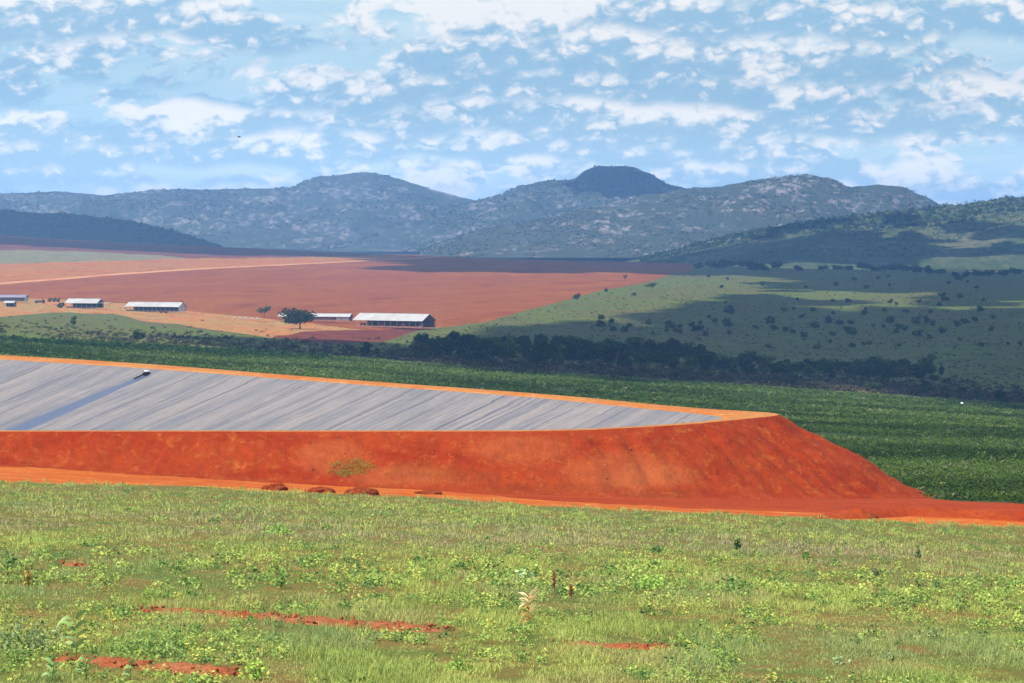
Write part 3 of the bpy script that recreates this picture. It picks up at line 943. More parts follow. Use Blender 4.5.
for i, q in enumerate((50, 54, 58)):
    tree_at(K_bush[i % 3], q, 302, 4.5, f'small dark bush, {ordinal(i + 1)} of three behind the shorter white shed', 'bush', 'bushes behind the shorter shed', 0.8)

# --- dark tree line along the far crest on the right
cr = [(700, 267.5), (712, 267), (722, 268), (733, 267), (748, 268), (756, 270), (764, 270), (776, 269), (800, 270), (822, 270), (836, 270), (850, 270), (861, 270), (874, 270),
      (886, 271), (893, 271), (902, 272), (915, 273), (928, 273), (941, 274), (957, 276), (968, 276), (979, 275), (990, 276), (1002, 276), (1015, 275)]
for i, (q, py) in enumerate(cr):
    kd = random.choice(K_round)
    tree_at(kd, q + random.uniform(-2, 2), py + 1.5, random.uniform(6, 11), f'dark tree on the far ridge line, {ordinal(i + 1)} from the left', 'tree', 'dark trees along the far ridge line', random.uniform(1.4, 2.1))

# --- bushes and small trees spread over the shaded slope on the right
bands = [('below the far ridge line', 276, 290, 16, (686, 1015), 3.5, 5), ('on the sunlit strip of the slope', 296, 306, 14, (690, 1020), 3.5, 5.5),
         ('below the sunlit strip', 310, 320, 18, (560, 1020), 4, 6), ('in the middle belt of the slope', 322, 338, 54, (560, 1020), 3.5, 8.5),
         ('just above the valley wood', 338, 350, 15, (700, 1020), 4, 6), ('below the valley wood', 384, 400, 30, (440, 1015), 6, 11)]
for nm, p0, p1, n, (a, b), h0, h1 in bands:
    g_ = np.random.default_rng(n); qs = a + (b - a) * np.clip(g_.uniform(0, 1, n) * 0.6 + 0.4 * g_.choice([0.1, 0.3, 0.55, 0.8, 0.95], n) + g_.normal(0, 0.05, n), 0, 1)
    qs.sort()
    for i, q in enumerate(qs):
        py = random.uniform(p0, p1)
        if nm.startswith('below the valley'):
            py = np.interp(q, [412, 512, 768, 1024], [364, 370, 387, 404]) - random.uniform(0.5, 7)
            kd = random.choice(K_bush + [K_bare, K_bare])
        else:
            kd = random.choice(K_bush + K_round[:2])
        lab = {'bush': 'dark bush', 'tree': 'small dark tree'}[kd.name] if kd is not K_bare else 'grey-brown brushy tree'
        tree_at(kd, q, py, random.uniform(h0, h1), f'{lab} {nm}, {ordinal(i + 1)} from the left', kd.name, 'bushes and trees ' + nm, random.uniform(0.9, 1.4))
tree_at(K_round[2], 924, 391, 13, 'dark broad tree at the lower right end of the valley wood', 'tree', None, 1.0)
tree_at(K_tall[1], 941, 377, 13, 'leaning dark tree closing the right end of the valley wood', 'tree', None, 0.9)
tree_at(K_round[1], 1000, 402, 13, 'dense green tree at the right edge above the crop field', 'tree', None, 1.2)


# --- palm
def palm():
    x, Y, z = place(962.5, 401)
    H = 17 * Y / F
    o = empty('palm_tree', (x, Y, z - 0.1), 'small palm with a bare trunk above the right end of the crop field', 'palm')
    bm = bmesh.new()
    add_tube(bm, [(0, 0, -0.2), (0.1, 0, H * 0.5), (0.05, 0.05, H * 0.8)], [0.28, 0.2, 0.16], 8)
    bm_obj('trunk', bm, BARK, o, True)
    V = []; Q = []; rng = np.random.default_rng(5)
    for k in range(16):
        a = 2 * math.pi * k / 16 + rng.uniform(-0.2, 0.2); up = rng.uniform(-0.2, 0.9); L = H * 0.26
        pts = []
        for i in range(6):
            f = i / 5
            pts.append(np.array([math.cos(a) * L * f, math.sin(a) * L * f, H * 0.8 + L * (up * f - 0.9 * f * f)]))
        side = np.array([-math.sin(a), math.cos(a), 0])
        b = len(V)
        for i, p in enumerate(pts):
            w = 0.5 * math.sin(math.pi * (0.15 + 0.8 * i / 5))
            V += [p - side * w - np.array([0, 0, 0.2 * w]), p + side * w - np.array([0, 0, 0.2 * w])]
        for i in range(5): Q.append((b + 2 * i, b + 2 * i + 1, b + 2 * i + 3, b + 2 * i + 2))
    c = np.tile(np.array(srgb(44, 62, 34)), (len(V), 1))
    np_mesh('frond_crown', np.array(V), np.array(Q), None, LEAF, False, c, parent=o)


palm()


# ------------------------------------------------------------------ vegetation nobody could count
def bush_cloud(name, px, py, size, c0, c1, leaves, leaf, seed, flat=0.7, lift=0.35):
    """many small bushes in one object; px, py arrays = where their feet are"""
    rng = np.random.default_rng(seed)
    n = len(px)
    s = (px - 512) / (F * CP)
    # invert the ground per point with a shared table on 60 columns
    cols = np.linspace(-150, 1174, 70)
    Yt = np.zeros(n)
    ci = np.clip(np.round((px - cols[0]) / (cols[1] - cols[0])).astype(int), 0, 69)
    for k in np.unique(ci):
        sk = (cols[k] - 512) / (F * CP)
        e = np.minimum.accumulate(-terrain(sk * _YS, _YS) / _YS)
        w = ci == k
        Yt[w] = np.interp(-e_of(py[w]), -e, _YS)
    X = s * Yt; Z = terrain(X, Yt)
    C = np.stack([X, Yt, Z], 1)
    return cloud_at(name, C, size * Yt / F if np.max(size) > 20 else size, c0, c1, leaves, leaf, rng, flat, lift)


def cloud_at(name, C, size, c0, c1, leaves, leaf, rng, flat=0.7, lift=0.35, up=0.6, mat=None):
    n = len(C); size = np.broadcast_to(size, (n,))
    d = rand_dirs(n * leaves, rng).reshape(n, leaves, 3)
    d[..., 2] = np.abs(d[..., 2]) * flat
    r = rng.uniform(0.45, 1.0, (n, leaves, 1))
    P = C[:, None] + d * r * size[:, None, None]
    P[..., 2] += lift * 0.0
    k = np.clip(rng.uniform(0, 1, (n, 1)) + rng.normal(0, 0.2, (n, leaves)), 0, 1)
    ls = (size[:, None] * leaf * rng.uniform(0.6, 1.3, (n, leaves)))
    V, Q = leaf_quads(P.reshape(-1, 3), ls.ravel(), rng, up, 0.7, d.reshape(-1, 3), 0.6)
    k = k.ravel()[:, None]
    col = np.asarray(c0)[None] * (1 - k) + np.asarray(c1)[None] * k
    o = np_mesh(name, V, Q, None, mat or SCRUB, False, np.repeat(col, 4, 0))
    return tag(o, kind='stuff')


rng = np.random.default_rng(77)
# low brush over the slope
n = 15000
qx = rng.uniform(-60, 1090, n); qy = rng.uniform(271, 400, n)
L2x = [0, 90, 200, 310, 335, 385, 415, 445, 485, 540, 600, 650, 690, 1024]
L2y = [323, 327, 335, 343, 346, 342, 333, 329, 324, 309, 293, 284, 271, 272]
low = np.interp(qx, [-60, 0, 256, 512, 768, 1024, 1090], [330, 336, 350, 370, 387, 404, 409]) - 0.5
ok = (qy > np.interp(qx, L2x, L2y)) & (qy < low)
dens = fbm(qx / 26, qy / 7, 61, 4)
ok &= dens > rng.uniform(0.25, 0.62, n)
bush_cloud('scrub', qx[ok], qy[ok], rng.uniform(0.35, 1.3, ok.sum()), srgb(52, 62, 36), srgb(112, 108, 66), 14, 0.42, 78)
# brown brush belt in front of the wood and along the crop edge
n = 4600
qx = rng.uniform(90, 1090, n)
e1 = np.interp(qx, [-60, 0, 256, 512, 768, 1024, 1090], [330, 336, 350, 370, 387, 404, 409])
qy = e1 - np.abs(rng.normal(0, 7, n)) - 0.6
ok = rng.uniform(0, 1, n) < np.interp(qx, [90, 360, 430], [0.10, 0.22, 0.9])
bush_cloud('scrub', qx[ok], qy[ok], rng.uniform(0.8, 2.2, ok.sum()), srgb(62, 58, 44), srgb(104, 92, 74), 16, 0.36, 79, 0.9)
qx = rng.uniform(-60, 430, 1100); e1 = np.interp(qx, [-60, 0, 256, 430], [332, 337, 351, 364])
qy = e1 - np.abs(rng.normal(0, 9, 1100)); ok = fbm(qx / 22, qy / 4, 68, 3) > 0.47
bush_cloud('scrub', qx[ok], qy[ok], rng.uniform(0.5, 1.7, ok.sum()), srgb(56, 70, 36), srgb(110, 112, 62), 14, 0.4, 83, 0.8)
# hedge-like dark strip along the crop's far edge on the left
qx = rng.uniform(-60, 330, 900)
e1 = np.interp(qx, [-60, 0, 256, 330], [334, 338, 352, 357])
bush_cloud('hedgerow', qx, e1 + rng.uniform(0, 3.5, 900), rng.uniform(0.9, 1.8, 900), srgb(30, 56, 28), srgb(60, 92, 44), 18, 0.34, 80, 0.9)

PUMP_XY = build_dam()

# plantation trees on the near right hill: a dark block under its skyline
X5, Y5, Z5, P5 = H5
n = 2600
ii = rng.integers(0, X5.shape[1], n)
tt = rng.uniform(0, 1, n)
rr = (tt ** 1.0 * 30).astype(int)
rowi = np.clip(89 - rr, 0, 89)
pxs = P5[ii]
ok = (pxs > 640) & (pxs < 1090)
C = np.stack([X5[rowi, ii], Y5[rowi, ii], Z5[rowi, ii] - 1], 1)[ok]
cloud_at('plantation', C, rng.uniform(4, 7.5, len(C)), srgb(34, 54, 30), srgb(58, 80, 42), 16, 0.3, rng, 1.2)
# scattered trees over the lower flank
n = 5200
ii = rng.integers(0, X5.shape[1], n); rowi = rng.integers(15, 62, n)
ok = fbm(X5[rowi, ii] / 90, Y5[rowi, ii] / 160, 91, 3) > 0.45
C = np.stack([X5[rowi, ii], Y5[rowi, ii], Z5[rowi, ii] - 0.6], 1)[ok]
cloud_at('hillside_trees', C, rng.uniform(1.8, 4.0, len(C)), srgb(62, 82, 44), srgb(100, 114, 62), 14, 0.36, rng, 1.0)


hill_trees(HA, 12000, 2.6, 6.5, srgb(52, 66, 52), srgb(88, 100, 74), 201)
hill_trees(HB, 8000, 2.6, 6.0, srgb(52, 66, 52), srgb(88, 100, 74), 202)
hill_trees(HC, 12000, 2.0, 5.0, srgb(50, 64, 46), srgb(86, 96, 68), 203)
hill_trees(HD, 2600, 3.0, 7.0, srgb(34, 50, 28), srgb(52, 70, 38), 204, 0.3)


# --- the crop: rows of leafy plants parallel to the field's far edge
def crop():
    rng = np.random.default_rng(31)
    P = []
    for (Ya, Yb, dr, dp) in ((300, 520, 2.1, 1.0), (520, 820, 2.8, 1.5), (820, 1260, 4.0, 2.2)):
        tilt = 0.45                     # the rows climb towards the left
        c0 = Ya - 0.3 * Yb
        for rowc in np.arange(Ya - 260, Yb + 260, dr):
            x = np.arange(-0.25 * Yb, 0.25 * Yb, dp) + rng.uniform(0, dp)
            x = x + rng.normal(0, dp * 0.2, len(x))
            Y = rowc - tilt * x + rng.normal(0, 0.25, len(x))
            P.append(np.stack([x, Y], 1)[(Y >= Ya) & (Y < Yb)])
    P = np.vstack(P)
    px = 512 + P[:, 0] / P[:, 1] * F * CP
    far = np.interp(px, PXC, B_crop); near = np.interp(px, PXC, B_road)
    ok = (px > -110) & (px < 1130) & (P[:, 1] < far - 2) & (P[:, 1] > near + 1.5)
    P = P[ok]; px = px[ok]
    Z = terrain(P[:, 0], P[:, 1])
    # hidden by the bank from anywhere near here: leave out
    py = to_pix(P[:, 0], P[:, 1], Z + 2.5)[1]
    rimx = [-200, 0, 146, 330, 555, 700, 760, 800, 850, 905, 940]
    rimy = [345, 355, 364, 379, 395, 409, 412, 421, 457, 497, 540]
    vis = py < np.interp(px, rimx, rimy) + 14
    vis &= ~((dist_poly(P[:, 0], P[:, 1], OUT_C) < 17) | in_poly(P[:, 0], P[:, 1], OUT_C))
    gap = fbm(P[:, 0] / 14, P[:, 1] / 40, 71, 4)
    vis &= gap > 0.30
    P = P[vis]; Z = Z[vis]; gap = gap[vis]
    n = len(P)
    Y = P[:, 1]
    size = (0.62 + 0.55 * sstep(520, 1000, Y)) * rng.uniform(0.7, 1.25, n)
    L = 20
    d = rand_dirs(n * L, rng).reshape(n, L, 3); d[..., 2] = np.abs(d[..., 2]) * 1.0
    C = np.c_[P, Z][:, None] + d * rng.uniform(0.5, 1, (n, L, 1)) * size[:, None, None]
    V, Q = leaf_quads(C.reshape(-1, 3), (size[:, None] * rng.uniform(0.16, 0.32, (n, L))).ravel(), rng, 0.9, 0.7, d.reshape(-1, 3), 0.4)
    band = fbm(P[:, 0] / 60, (Y + 0.45 * P[:, 0]) / 34, 73, 4)
    k = np.clip((band - 0.5) * 2.8 + 0.5 + rng.normal(0, 0.2, n), 0, 1)[:, None]
    col = np.array(srgb(60, 84, 34))[None] * (1 - k) + np.array(srgb(112, 138, 62))[None] * k
    pale = (rng.uniform(0, 1, n) < 0.02 * (1 + 4 * (band > 0.58)))[:, None]
    col = np.where(pale, np.array(srgb(158, 160, 112))[None], col)
    col = np.repeat(col, L, 0) * rng.uniform(0.75, 1.25, (n * L, 1))
    o = np_mesh('crop_plants', V, Q, None, CROP, False, np.repeat(col, 4, 0))
    tag(o, kind='stuff')
    return n


print('crop plants', crop())

# ------------------------------------------------------------------ foreground: bare furrows, grass, weeds
FURROWS = [  # (px0, py0, px1, py1, half width px, strength)
    (140, 610, 290, 620, 4.5, 1.0), (290, 620, 430, 632, 6.0, 1.0), (52, 659, 150, 668, 5, 1.0), (150, 668, 240, 676, 7, 1.0), (-40, 676, 60, 682, 6, 0.5),
    (250, 599, 330, 606, 3, 0.45), (525, 640, 560, 644, 4, 0.5), (560, 644, 680, 650, 4, 0.62), (590, 664, 720, 676, 6, 0.5), (300, 648, 420, 655, 4, 0.4),
    (620, 621, 690, 625, 3, 0.5), (925, 680, 1060, 683, 6, 0.5), (60, 565, 92, 566, 2, 0.6), (740, 610, 760, 606, 3, 0.5), (860, 641, 905, 642, 3, 0.5),
    (30, 603, 130, 607, 4, 0.3), (560, 536, 660, 537, 2, 0.4), (680, 540, 720, 541, 2, 0.5)]
FW = []
for a, b, c, d, w, st in FURROWS:
    p = place(a, b); q = place(c, d)
    Ym = (p[1] + q[1]) / 2
    foreshort = 0.5 * (e_of(b) + e_of(d))
    # half width on the ground
    hw = w * Ym / F / max(foreshort - 0.085, 0.012) * 0.44
    FW.append((np.array(p[:2]), np.array(q[:2]), hw, st))


def furrow_mask(x, y):
    m = np.zeros(np.shape(x))
    nz = fbm(np.asarray(x) / 0.5, np.asarray(y) / 0.9, 81, 3)
    for p, q, hw, st in FW:
        d = q - p; L2 = (d ** 2).sum()
        t = np.clip(((x - p[0]) * d[0] + (y - p[1]) * d[1]) / L2, 0, 1)
        dd = np.hypot(x - p[0] - t * d[0], y - p[1] - t * d[1]) / hw
        m = np.maximum(m, st * np.clip(1.6 - dd - (nz - 0.5) * 1.6, 0, 1))
    return m


M_furrow = soil_mat('turned red soil', (srgb(180, 98, 58), srgb(198, 126, 84), srgb(150, 70, 42)), (0.8, 0.8, 1), (4, 4, 4), 0.8, gain=0.6)


def furrows():
    rng = np.random.default_rng(41)
    V = []; Q = []; base = 0
    CV = []
    for p, q, hw, st in FW:
        if st < 0.6: continue
        d = q - p; L = np.hypot(*d); u = d / L; w = np.array([-u[1], u[0]])
        nl = max(int(L / 0.07), 8); nw = 26
        a = np.linspace(-0.3, L + 0.3, nl); b = np.linspace(-1.15, 1.15, nw)
        A, B = np.meshgrid(a, b, indexing='ij')
        X = p[0] + u[0] * A + w[0] * B * hw; Y = p[1] + u[1] * A + w[1] * B * hw
        edge = np.clip(1 - np.abs(B) ** 2.2, 0, 1) * sstep(-0.3, 0.5, A) * sstep(L + 0.3, L - 0.5, A)
        lump = fbm(X / 0.28, Y / 0.5, 83, 4)
        Z = terrain(X, Y) - 0.06 + edge * (0.12 + 0.2 * st * (lump - 0.3))
        V.append(np.stack([X, Y, Z], -1).reshape(-1, 3))
        i = (np.arange(nl - 1)[:, None] * nw + np.arange(nw - 1)[None]) + base
        Q.append(np.stack([i, i + nw, i + nw + 1, i + 1], -1).reshape(-1, 4)); base += nl * nw
        k = int(L * hw * 22 * st)
        if k:
            ta = rng.uniform(0, L, k); tb = rng.normal(0, 0.55, k) * hw
            cx = p[0] + u[0] * ta + w[0] * tb; cy = p[1] + u[1] * ta + w[1] * tb
            CV.append(np.stack([cx, cy, terrain(cx, cy) + 0.03 + rng.uniform(0, 0.08, k)], 1))
    o = np_mesh('bare_furrows', np.vstack(V), np.vstack(Q), None, M_furrow, False)
    tag(o, kind='structure')
    # clods: small tetra-like lumps
    C = np.vstack(CV); n = len(C)
    s = 0.02 + 0.07 * rng.uniform(0, 1, n) ** 2
    ico = np.array([(1, 0, 0), (-1, 0, 0), (0, 1, 0), (0, -1, 0), (0, 0, 1), (0, 0, -1)], float)
    VV = C[:, None] + (ico[None] * rng.uniform(0.6, 1.3, (n, 6, 1)) + rng.normal(0, 0.2, (n, 6, 3))) * s[:, None, None]
    tri = np.array([(0, 2, 4), (2, 1, 4), (1, 3, 4), (3, 0, 4), (2, 0, 5), (1, 2, 5), (3, 1, 5), (0, 3, 5)])
    T = (np.arange(n)[:, None, None] * 6 + tri[None]).reshape(-1, 3)
    o = np_mesh('soil_clods', VV.reshape(-1, 3), None, T, M_furrow, False)
    tag(o, kind='stuff')


furrows()


def sample_ground(n, seed, py0, py1, margin=330):
    """points on the grass field, denser close to the viewer's end"""
    rng = np.random.default_rng(seed)
    px = rng.uniform(-margin, 1024 + margin, n)
    lo = np.interp(px, [-260, 0, 200, 300, 430, 560, 700, 850, 1024, 1290], [474, 481, 486, 491, 497, 506, 513, 518, 527, 535])
    py = rng.uniform(np.maximum(py0, lo), np.maximum(py1, lo + 1), n) if np.ndim(py0) == 0 else rng.uniform(py0, py1)
    Y = np.zeros(n)
    cols = np.linspace(-margin - 10, 1034 + margin, 70)
    ci = np.clip(np.round((px - cols[0]) / (cols[1] - cols[0])).astype(int), 0, 69)
    for k in range(70):
        w = ci == k
        if not w.any(): continue
        sk = (cols[k] - 512) / (F * CP)
        e = np.minimum.accumulate(-terrain(sk * _YS, _YS) / _YS)
        Y[w] = np.interp(-e_of(py[w]), -e, _YS)
    X = (px - 512) / (F * CP + (341.5 - py) * SP) * Y
    return px, py, X, Y, terrain(X, Y)


GR_OL = np.array(srgb(158, 156, 84)); GR_GN = np.array(srgb(136, 152, 66)); GR_LM = np.array(srgb(160, 172, 72))
GR_BL = np.array(srgb(126, 144, 84)); GR_PK = np.array(srgb(158, 140, 108)); GR_YE = np.array(srgb(178, 172, 76))


def grass():
    rng = np.random.default_rng(51)
    n = 122000
    px, py, X, Y, Z = sample_ground(n, 52, 470, 730)
    fm = furrow_mask(X, Y)
    keep = fm < rng.uniform(0.05, 1.0, n)
    bare = fbm(X / 1.3, Y / 3.0, 87, 4)
    keep &= bare > 0.30
    px, py, X, Y, Z = (a[keep] for a in (px, py, X, Y, Z))
    n = len(X)
    far = sstep(60, 230, Y)
    hgt = (0.115 + 0.10 * far) * rng.uniform(0.6, 1.4, n)
    tall = fbm(X / 1.6, Y / 5, 88, 3)
    hgt *= 0.62 + 1.25 * sstep(0.45, 0.68, tall)
    # colour by where it grows: pinkish seed heads in the far band, lime in the weed band, bluish in the near band
    a = fbm(X / 2.5, Y / 9, 89, 4)[:, None]; b = fbm(X / 5, Y / 16, 90, 3)[:, None]
    c = GR_OL * (1 - sstep(0.4, 0.6, a)) + GR_GN * sstep(0.4, 0.6, a)
    c = c * (1 - 0.75 * sstep(0.5, 0.66, b)) + GR_LM * 0.75 * sstep(0.5, 0.66, b)
    c = c * (1 - 0.6 * sstep(0.56, 0.66, 1 - b)) + GR_BL * 0.6 * sstep(0.56, 0.66, 1 - b)
    pink = (sstep(118, 140, Y) * sstep(205, 165, Y))[:, None] * (0.35 + 0.65 * sstep(0.4, 0.6, fbm(X / 4, Y / 12, 92, 3)[:, None]))
    c = c * (1 - 0.62 * pink) + GR_PK * 0.62 * pink
    ye = (rng.uniform(0, 1, n) < 0.06)[:, None]
    c = np.where(ye, GR_YE, c)
    B = 9
    az = rng.uniform(0, 6.28, (n, B)); lean = rng.uniform(0.15, 0.9, (n, B))
    h = hgt[:, None] * rng.uniform(0.55, 1.15, (n, B))
    sp = (0.09 + 0.12 * far)[:, None]
    bx = X[:, None] + rng.normal(0, 1, (n, B)) * sp; by = Y[:, None] + rng.normal(0, 1, (n, B)) * sp
    w = (0.0055 + 0.016 * far)[:, None] * rng.uniform(0.7, 1.4, (n, B))
    th = rng.uniform(0, 3.14, (n, B))
    wx = np.cos(th) * w; wy = np.sin(th) * w
    z0 = np.broadcast_to(Z[:, None] - 0.03, (n, B))
    mx = bx + np.cos(az) * lean * h * 0.35; my = by + np.sin(az) * lean * h * 0.35; mz = z0 + h * 0.62
    tx = bx + np.cos(az) * lean * h * 0.95; ty = by + np.sin(az) * lean * h * 0.95; tz = z0 + h * (1.05 - 0.35 * lean)
    V = np.stack([np.stack([bx - wx, by - wy, z0], -1), np.stack([bx + wx, by + wy, z0], -1),
                  np.stack([mx + wx * 0.8, my + wy * 0.8, mz], -1), np.stack([mx - wx * 0.8, my - wy * 0.8, mz], -1), np.stack([tx, ty, tz], -1)], 2)
    V = V.reshape(-1, 3)
    k = np.arange(n * B) * 5
    Q = np.stack([k, k + 1, k + 2, k + 3], 1); T = np.stack([k + 3, k + 2, k + 4], 1)
    cb = np.repeat(c, B, 0) * rng.uniform(0.72, 1.25, (n * B, 1))
    o = np_mesh('grass', V, Q, T, GRASS, False, np.repeat(cb, 5, 0))
    tag(o, kind='stuff')


def broadleaf():
    """low broad-leaved weeds between the grass"""
    rng = np.random.default_rng(61)
    n = 13500
    px, py, X, Y, Z = sample_ground(n, 62, 480, 730)
    band = np.exp(-((Y - 100) / 22) ** 2) * 0.75 + np.exp(-((Y - 210) / 30) ** 2) * 0.25
    d = fbm(X / 1.4, Y / 4.5, 95, 4) + 0.22 * band
    keep = (d > rng.uniform(0.50, 0.66, n)) & (furrow_mask(X, Y) < 0.3)
    X, Y, Z, d, band = (a[keep] for a in (X, Y, Z, d, band))
    n = len(X); far = sstep(60, 230, Y)
    size = (0.15 + 0.17 * far + 0.14 * band) * rng.uniform(0.6, 1.5, n)
    L = 30
    dr = rand_dirs(n * L, rng).reshape(n, L, 3); dr[..., 2] = np.abs(dr[..., 2]) * 1.1
    C = np.stack([X, Y, Z + 0.03], 1)[:, None] + dr * rng.uniform(0.35, 1, (n, L, 1)) * size[:, None, None]
    ls = size[:, None] * rng.uniform(0.11, 0.25, (n, L))
    V, Q = leaf_quads(C.reshape(-1, 3), ls.ravel(), rng, 0.9, 0.6, dr.reshape(-1, 3), 0.3)
    k = rng.uniform(0, 1, (n, 1))
    col = np.array(srgb(108, 136, 54))[None] * (1 - k) + np.array(srgb(156, 170, 70))[None] * k
    dk = (rng.uniform(0, 1, n) < 0.22)[:, None]
    col = np.where(dk, np.array(srgb(78, 112, 52))[None], col)
    ye = (rng.uniform(0, 1, n) < 0.04)[:, None]
    col = np.where(ye, np.array(srgb(172, 170, 66))[None], col)
    cb = np.repeat(col, L, 0) * rng.uniform(0.75, 1.25, (n * L, 1))
    o = np_mesh('weeds', V, Q, None, GRASS, False, np.repeat(cb, 4, 0))
    tag(o, kind='stuff')


grass()
broadleaf()


# --- single plants that stand out in the field
def strap_leaf(V, Q, base, az, L, rise, droop, w, n=7, twist=0.0):
    b = len(V)
    d = np.array([math.cos(az), math.sin(az), 0]); s = np.array([-math.sin(az), math.cos(az), 0.0])
    for i in range(n):
        f = i / (n - 1)
        p = base + d * L * f * (1 - 0.12 * f) + np.array([0, 0, L * (rise * f - droop * f * f)])
        ww = w * (0.55 + 0.45 * math.sin(math.pi * min(1, f * 1.4 + 0.1))) * (1 - f ** 3)
        tilt = np.array([0, 0, twist * ww])
        V.append(p - s * ww + tilt); V.append(p + s * ww - tilt)
    for i in range(n - 1):
        Q.append((b + 2 * i, b + 2 * i + 1, b + 2 * i + 3, b + 2 * i + 2))


def corn(px, py, hpx, label, nl=7, seed=0, group='young corn plants in the foreground'):
    x, Y, z = place(px, py)
    H = hpx * Y / F
    rng = np.random.default_rng(seed)
    o = empty('corn_plant', (x, Y, z), label, 'corn plant', group)
    bm = bmesh.new()
    add_tube(bm, [(0, 0, -0.05), (0.01, 0, H * 0.4), (0.02, 0.01, H * 0.72)], [0.016, 0.012, 0.006], 7)
    bm_obj('stem', bm, plain_mat('corn stem', srgb(128, 156, 84), 0.6), o, True)
    for k in range(nl):
        V = []; Q = []
        a = (0 if k % 2 else math.pi) + rng.uniform(-0.7, 0.7)
        zz = H * (0.18 + 0.6 * k / nl)
        strap_leaf(V, Q, np.array([0.01, 0, zz]), a, H * rng.uniform(0.34, 0.5), rng.uniform(1.0, 1.5), rng.uniform(1.0, 1.7), 0.038, 8, 0.8)
        tip = np.repeat(np.linspace(0, 1, len(V) // 2), 2)[:, None] ** 2
        c = np.array(srgb(116, 150, 76))[None] * (1 - tip) + np.array(srgb(190, 198, 146) if k % 3 == 0 else srgb(140, 168, 92))[None] * tip
        np_mesh('leaf', np.array(V), np.array(Q), None, GRASS, True, c, parent=o)


corn(76, 662, 62, 'tallest young corn plant with drooping pale leaf tips at the lower left', 8, 3)
corn(86, 680, 30, 'short young corn plant just right of the tallest one, in front of the bare furrow', 5, 4)
corn(52, 682, 28, 'short young corn plant left of the tallest one, nearest the lower left corner', 5, 5)
corn(130, 680, 26, 'short dark corn plant on the bare furrow, right of the other corn', 4, 6)


def weed(name, px, py, hpx, wpx, label, cat, c0, c1, leaves, leaf, seed, up=0.6, group=None, stems=4):
    """a leafy plant: stems and a mass of leaves"""
    x, Y, z = place(px, py)
    H = hpx * Y / F; W = wpx * Y / F / 2
    rng = np.random.default_rng(seed)
    o = empty(name, (x, Y, z), label, cat, group)
    bm = bmesh.new()
    tips = []
    for k in range(stems):
        a = rng.uniform(0, 6.28); r = W * rng.uniform(0.2, 0.75)
        t_ = (math.cos(a) * r, math.sin(a) * r, H * rng.uniform(0.7, 0.95)); tips.append(t_)
        add_tube(bm, [(0, 0, -0.03), (t_[0] * 0.4, t_[1] * 0.4, t_[2] * 0.5), t_], [0.012, 0.009, 0.005], 5)
    bm_obj('stem', bm, plain_mat('weed stem', srgb(112, 120, 62), 0.8), o)
    d = rand_dirs(leaves, rng); d[:, 2] = np.abs(d[:, 2])
    C = d * rng.uniform(0.35, 1, (leaves, 1)) * np.array([W, W, H]) + np.array([0, 0, 0.02])
    V, Q = leaf_quads(C, leaf * rng.uniform(0.6, 1.2, leaves), rng, up, 0.55, d, 0.3)
    k = rng.uniform(0, 1, (leaves, 1))
    col = np.array(c0)[None] * (1 - k) + np.array(c1)[None] * k
    np_mesh('foliage', V, Q, None, GRASS, False, np.repeat(col, 4, 0), parent=o)
    return o


weed('broadleaf_bush', 930, 643, 17, 46, 'dark low bush with pale broad leaves at the lower right', 'bush', srgb(60, 86, 42), srgb(160, 176, 104), 150, 0.055, 1, 0.9, None, 6)
weed('sapling', 738, 550, 12, 9, 'small dark upright sapling in the far part of the grass, right of centre', 'sapling', srgb(44, 78, 40), srgb(70, 104, 50), 120, 0.11, 2)
weed('sapling', 806, 561, 10, 9, 'bright green round sapling right of the small dark upright one', 'sapling', srgb(84, 120, 50), srgb(116, 150, 60), 100, 0.10, 3)
weed('weed', 834, 565, 8, 6, 'smallest green seedling right of the round sapling', 'weed', srgb(90, 124, 54), srgb(124, 154, 66), 60, 0.08, 13)
weed('weed', 918, 558, 13, 7, 'thin upright dark weed in the far grass at the right', 'weed', srgb(64, 90, 48), srgb(96, 116, 62), 60, 0.08, 4)
weed('weed', 876, 576, 8, 12, 'small dark grey tussock in the grass at the right', 'weed', srgb(70, 74, 54), srgb(104, 110, 80), 70, 0.07, 5)
weed('weed', 656, 553, 8, 16, 'small dark green leafy weed in the pinkish grass right of centre', 'weed', srgb(58, 98, 50), srgb(94, 132, 66), 90, 0.08, 6)
weed('broadleaf_bush', 525, 584, 18, 26, 'pale broad-leaved plant in the weed band above the dry seed stalk', 'plant', srgb(112, 150, 76), srgb(184, 200, 140), 80, 0.09, 7, 1.0)
weed('broadleaf_bush', 838, 664, 10, 26, 'flat pale-leaved plant near the bottom, left of the dark low bush', 'plant', srgb(88, 120, 64), srgb(176, 190, 130), 50, 0.06, 8, 1.4)
weed('broadleaf_bush', 892, 662, 10, 18, 'small clump of pale broad leaves below the dark low bush', 'plant', srgb(74, 104, 54), srgb(150, 170, 104), 50, 0.05, 9, 1.2)
weed('weed', 28, 588, 20, 13, 'weed with orange-yellow flower tips at the far left', 'weed', srgb(90, 112, 48), srgb(206, 150, 60), 90, 0.06, 10)
weed('weed', 648, 590, 22, 42, 'wide lime green leafy clump in the weed band right of centre', 'weed', srgb(116, 156, 56), srgb(160, 190, 70), 220, 0.08, 11)
weed('weed', 278, 535, 12, 34, 'bright green leafy patch in the pinkish grass left of centre', 'weed', srgb(112, 156, 52), srgb(140, 176, 62), 200, 0.10, 12)
weed('weed', 281, 588, 20, 18, 'upright green weed at the lower edge of the weed band, left of centre', 'weed', srgb(92, 130, 56), srgb(120, 156, 70), 120, 0.06, 14)
weed('weed', 458, 672, 22, 30, 'bright green leafy clump at the bottom, left of the middle', 'weed', srgb(108, 146, 50), srgb(146, 176, 66), 160, 0.045, 15)
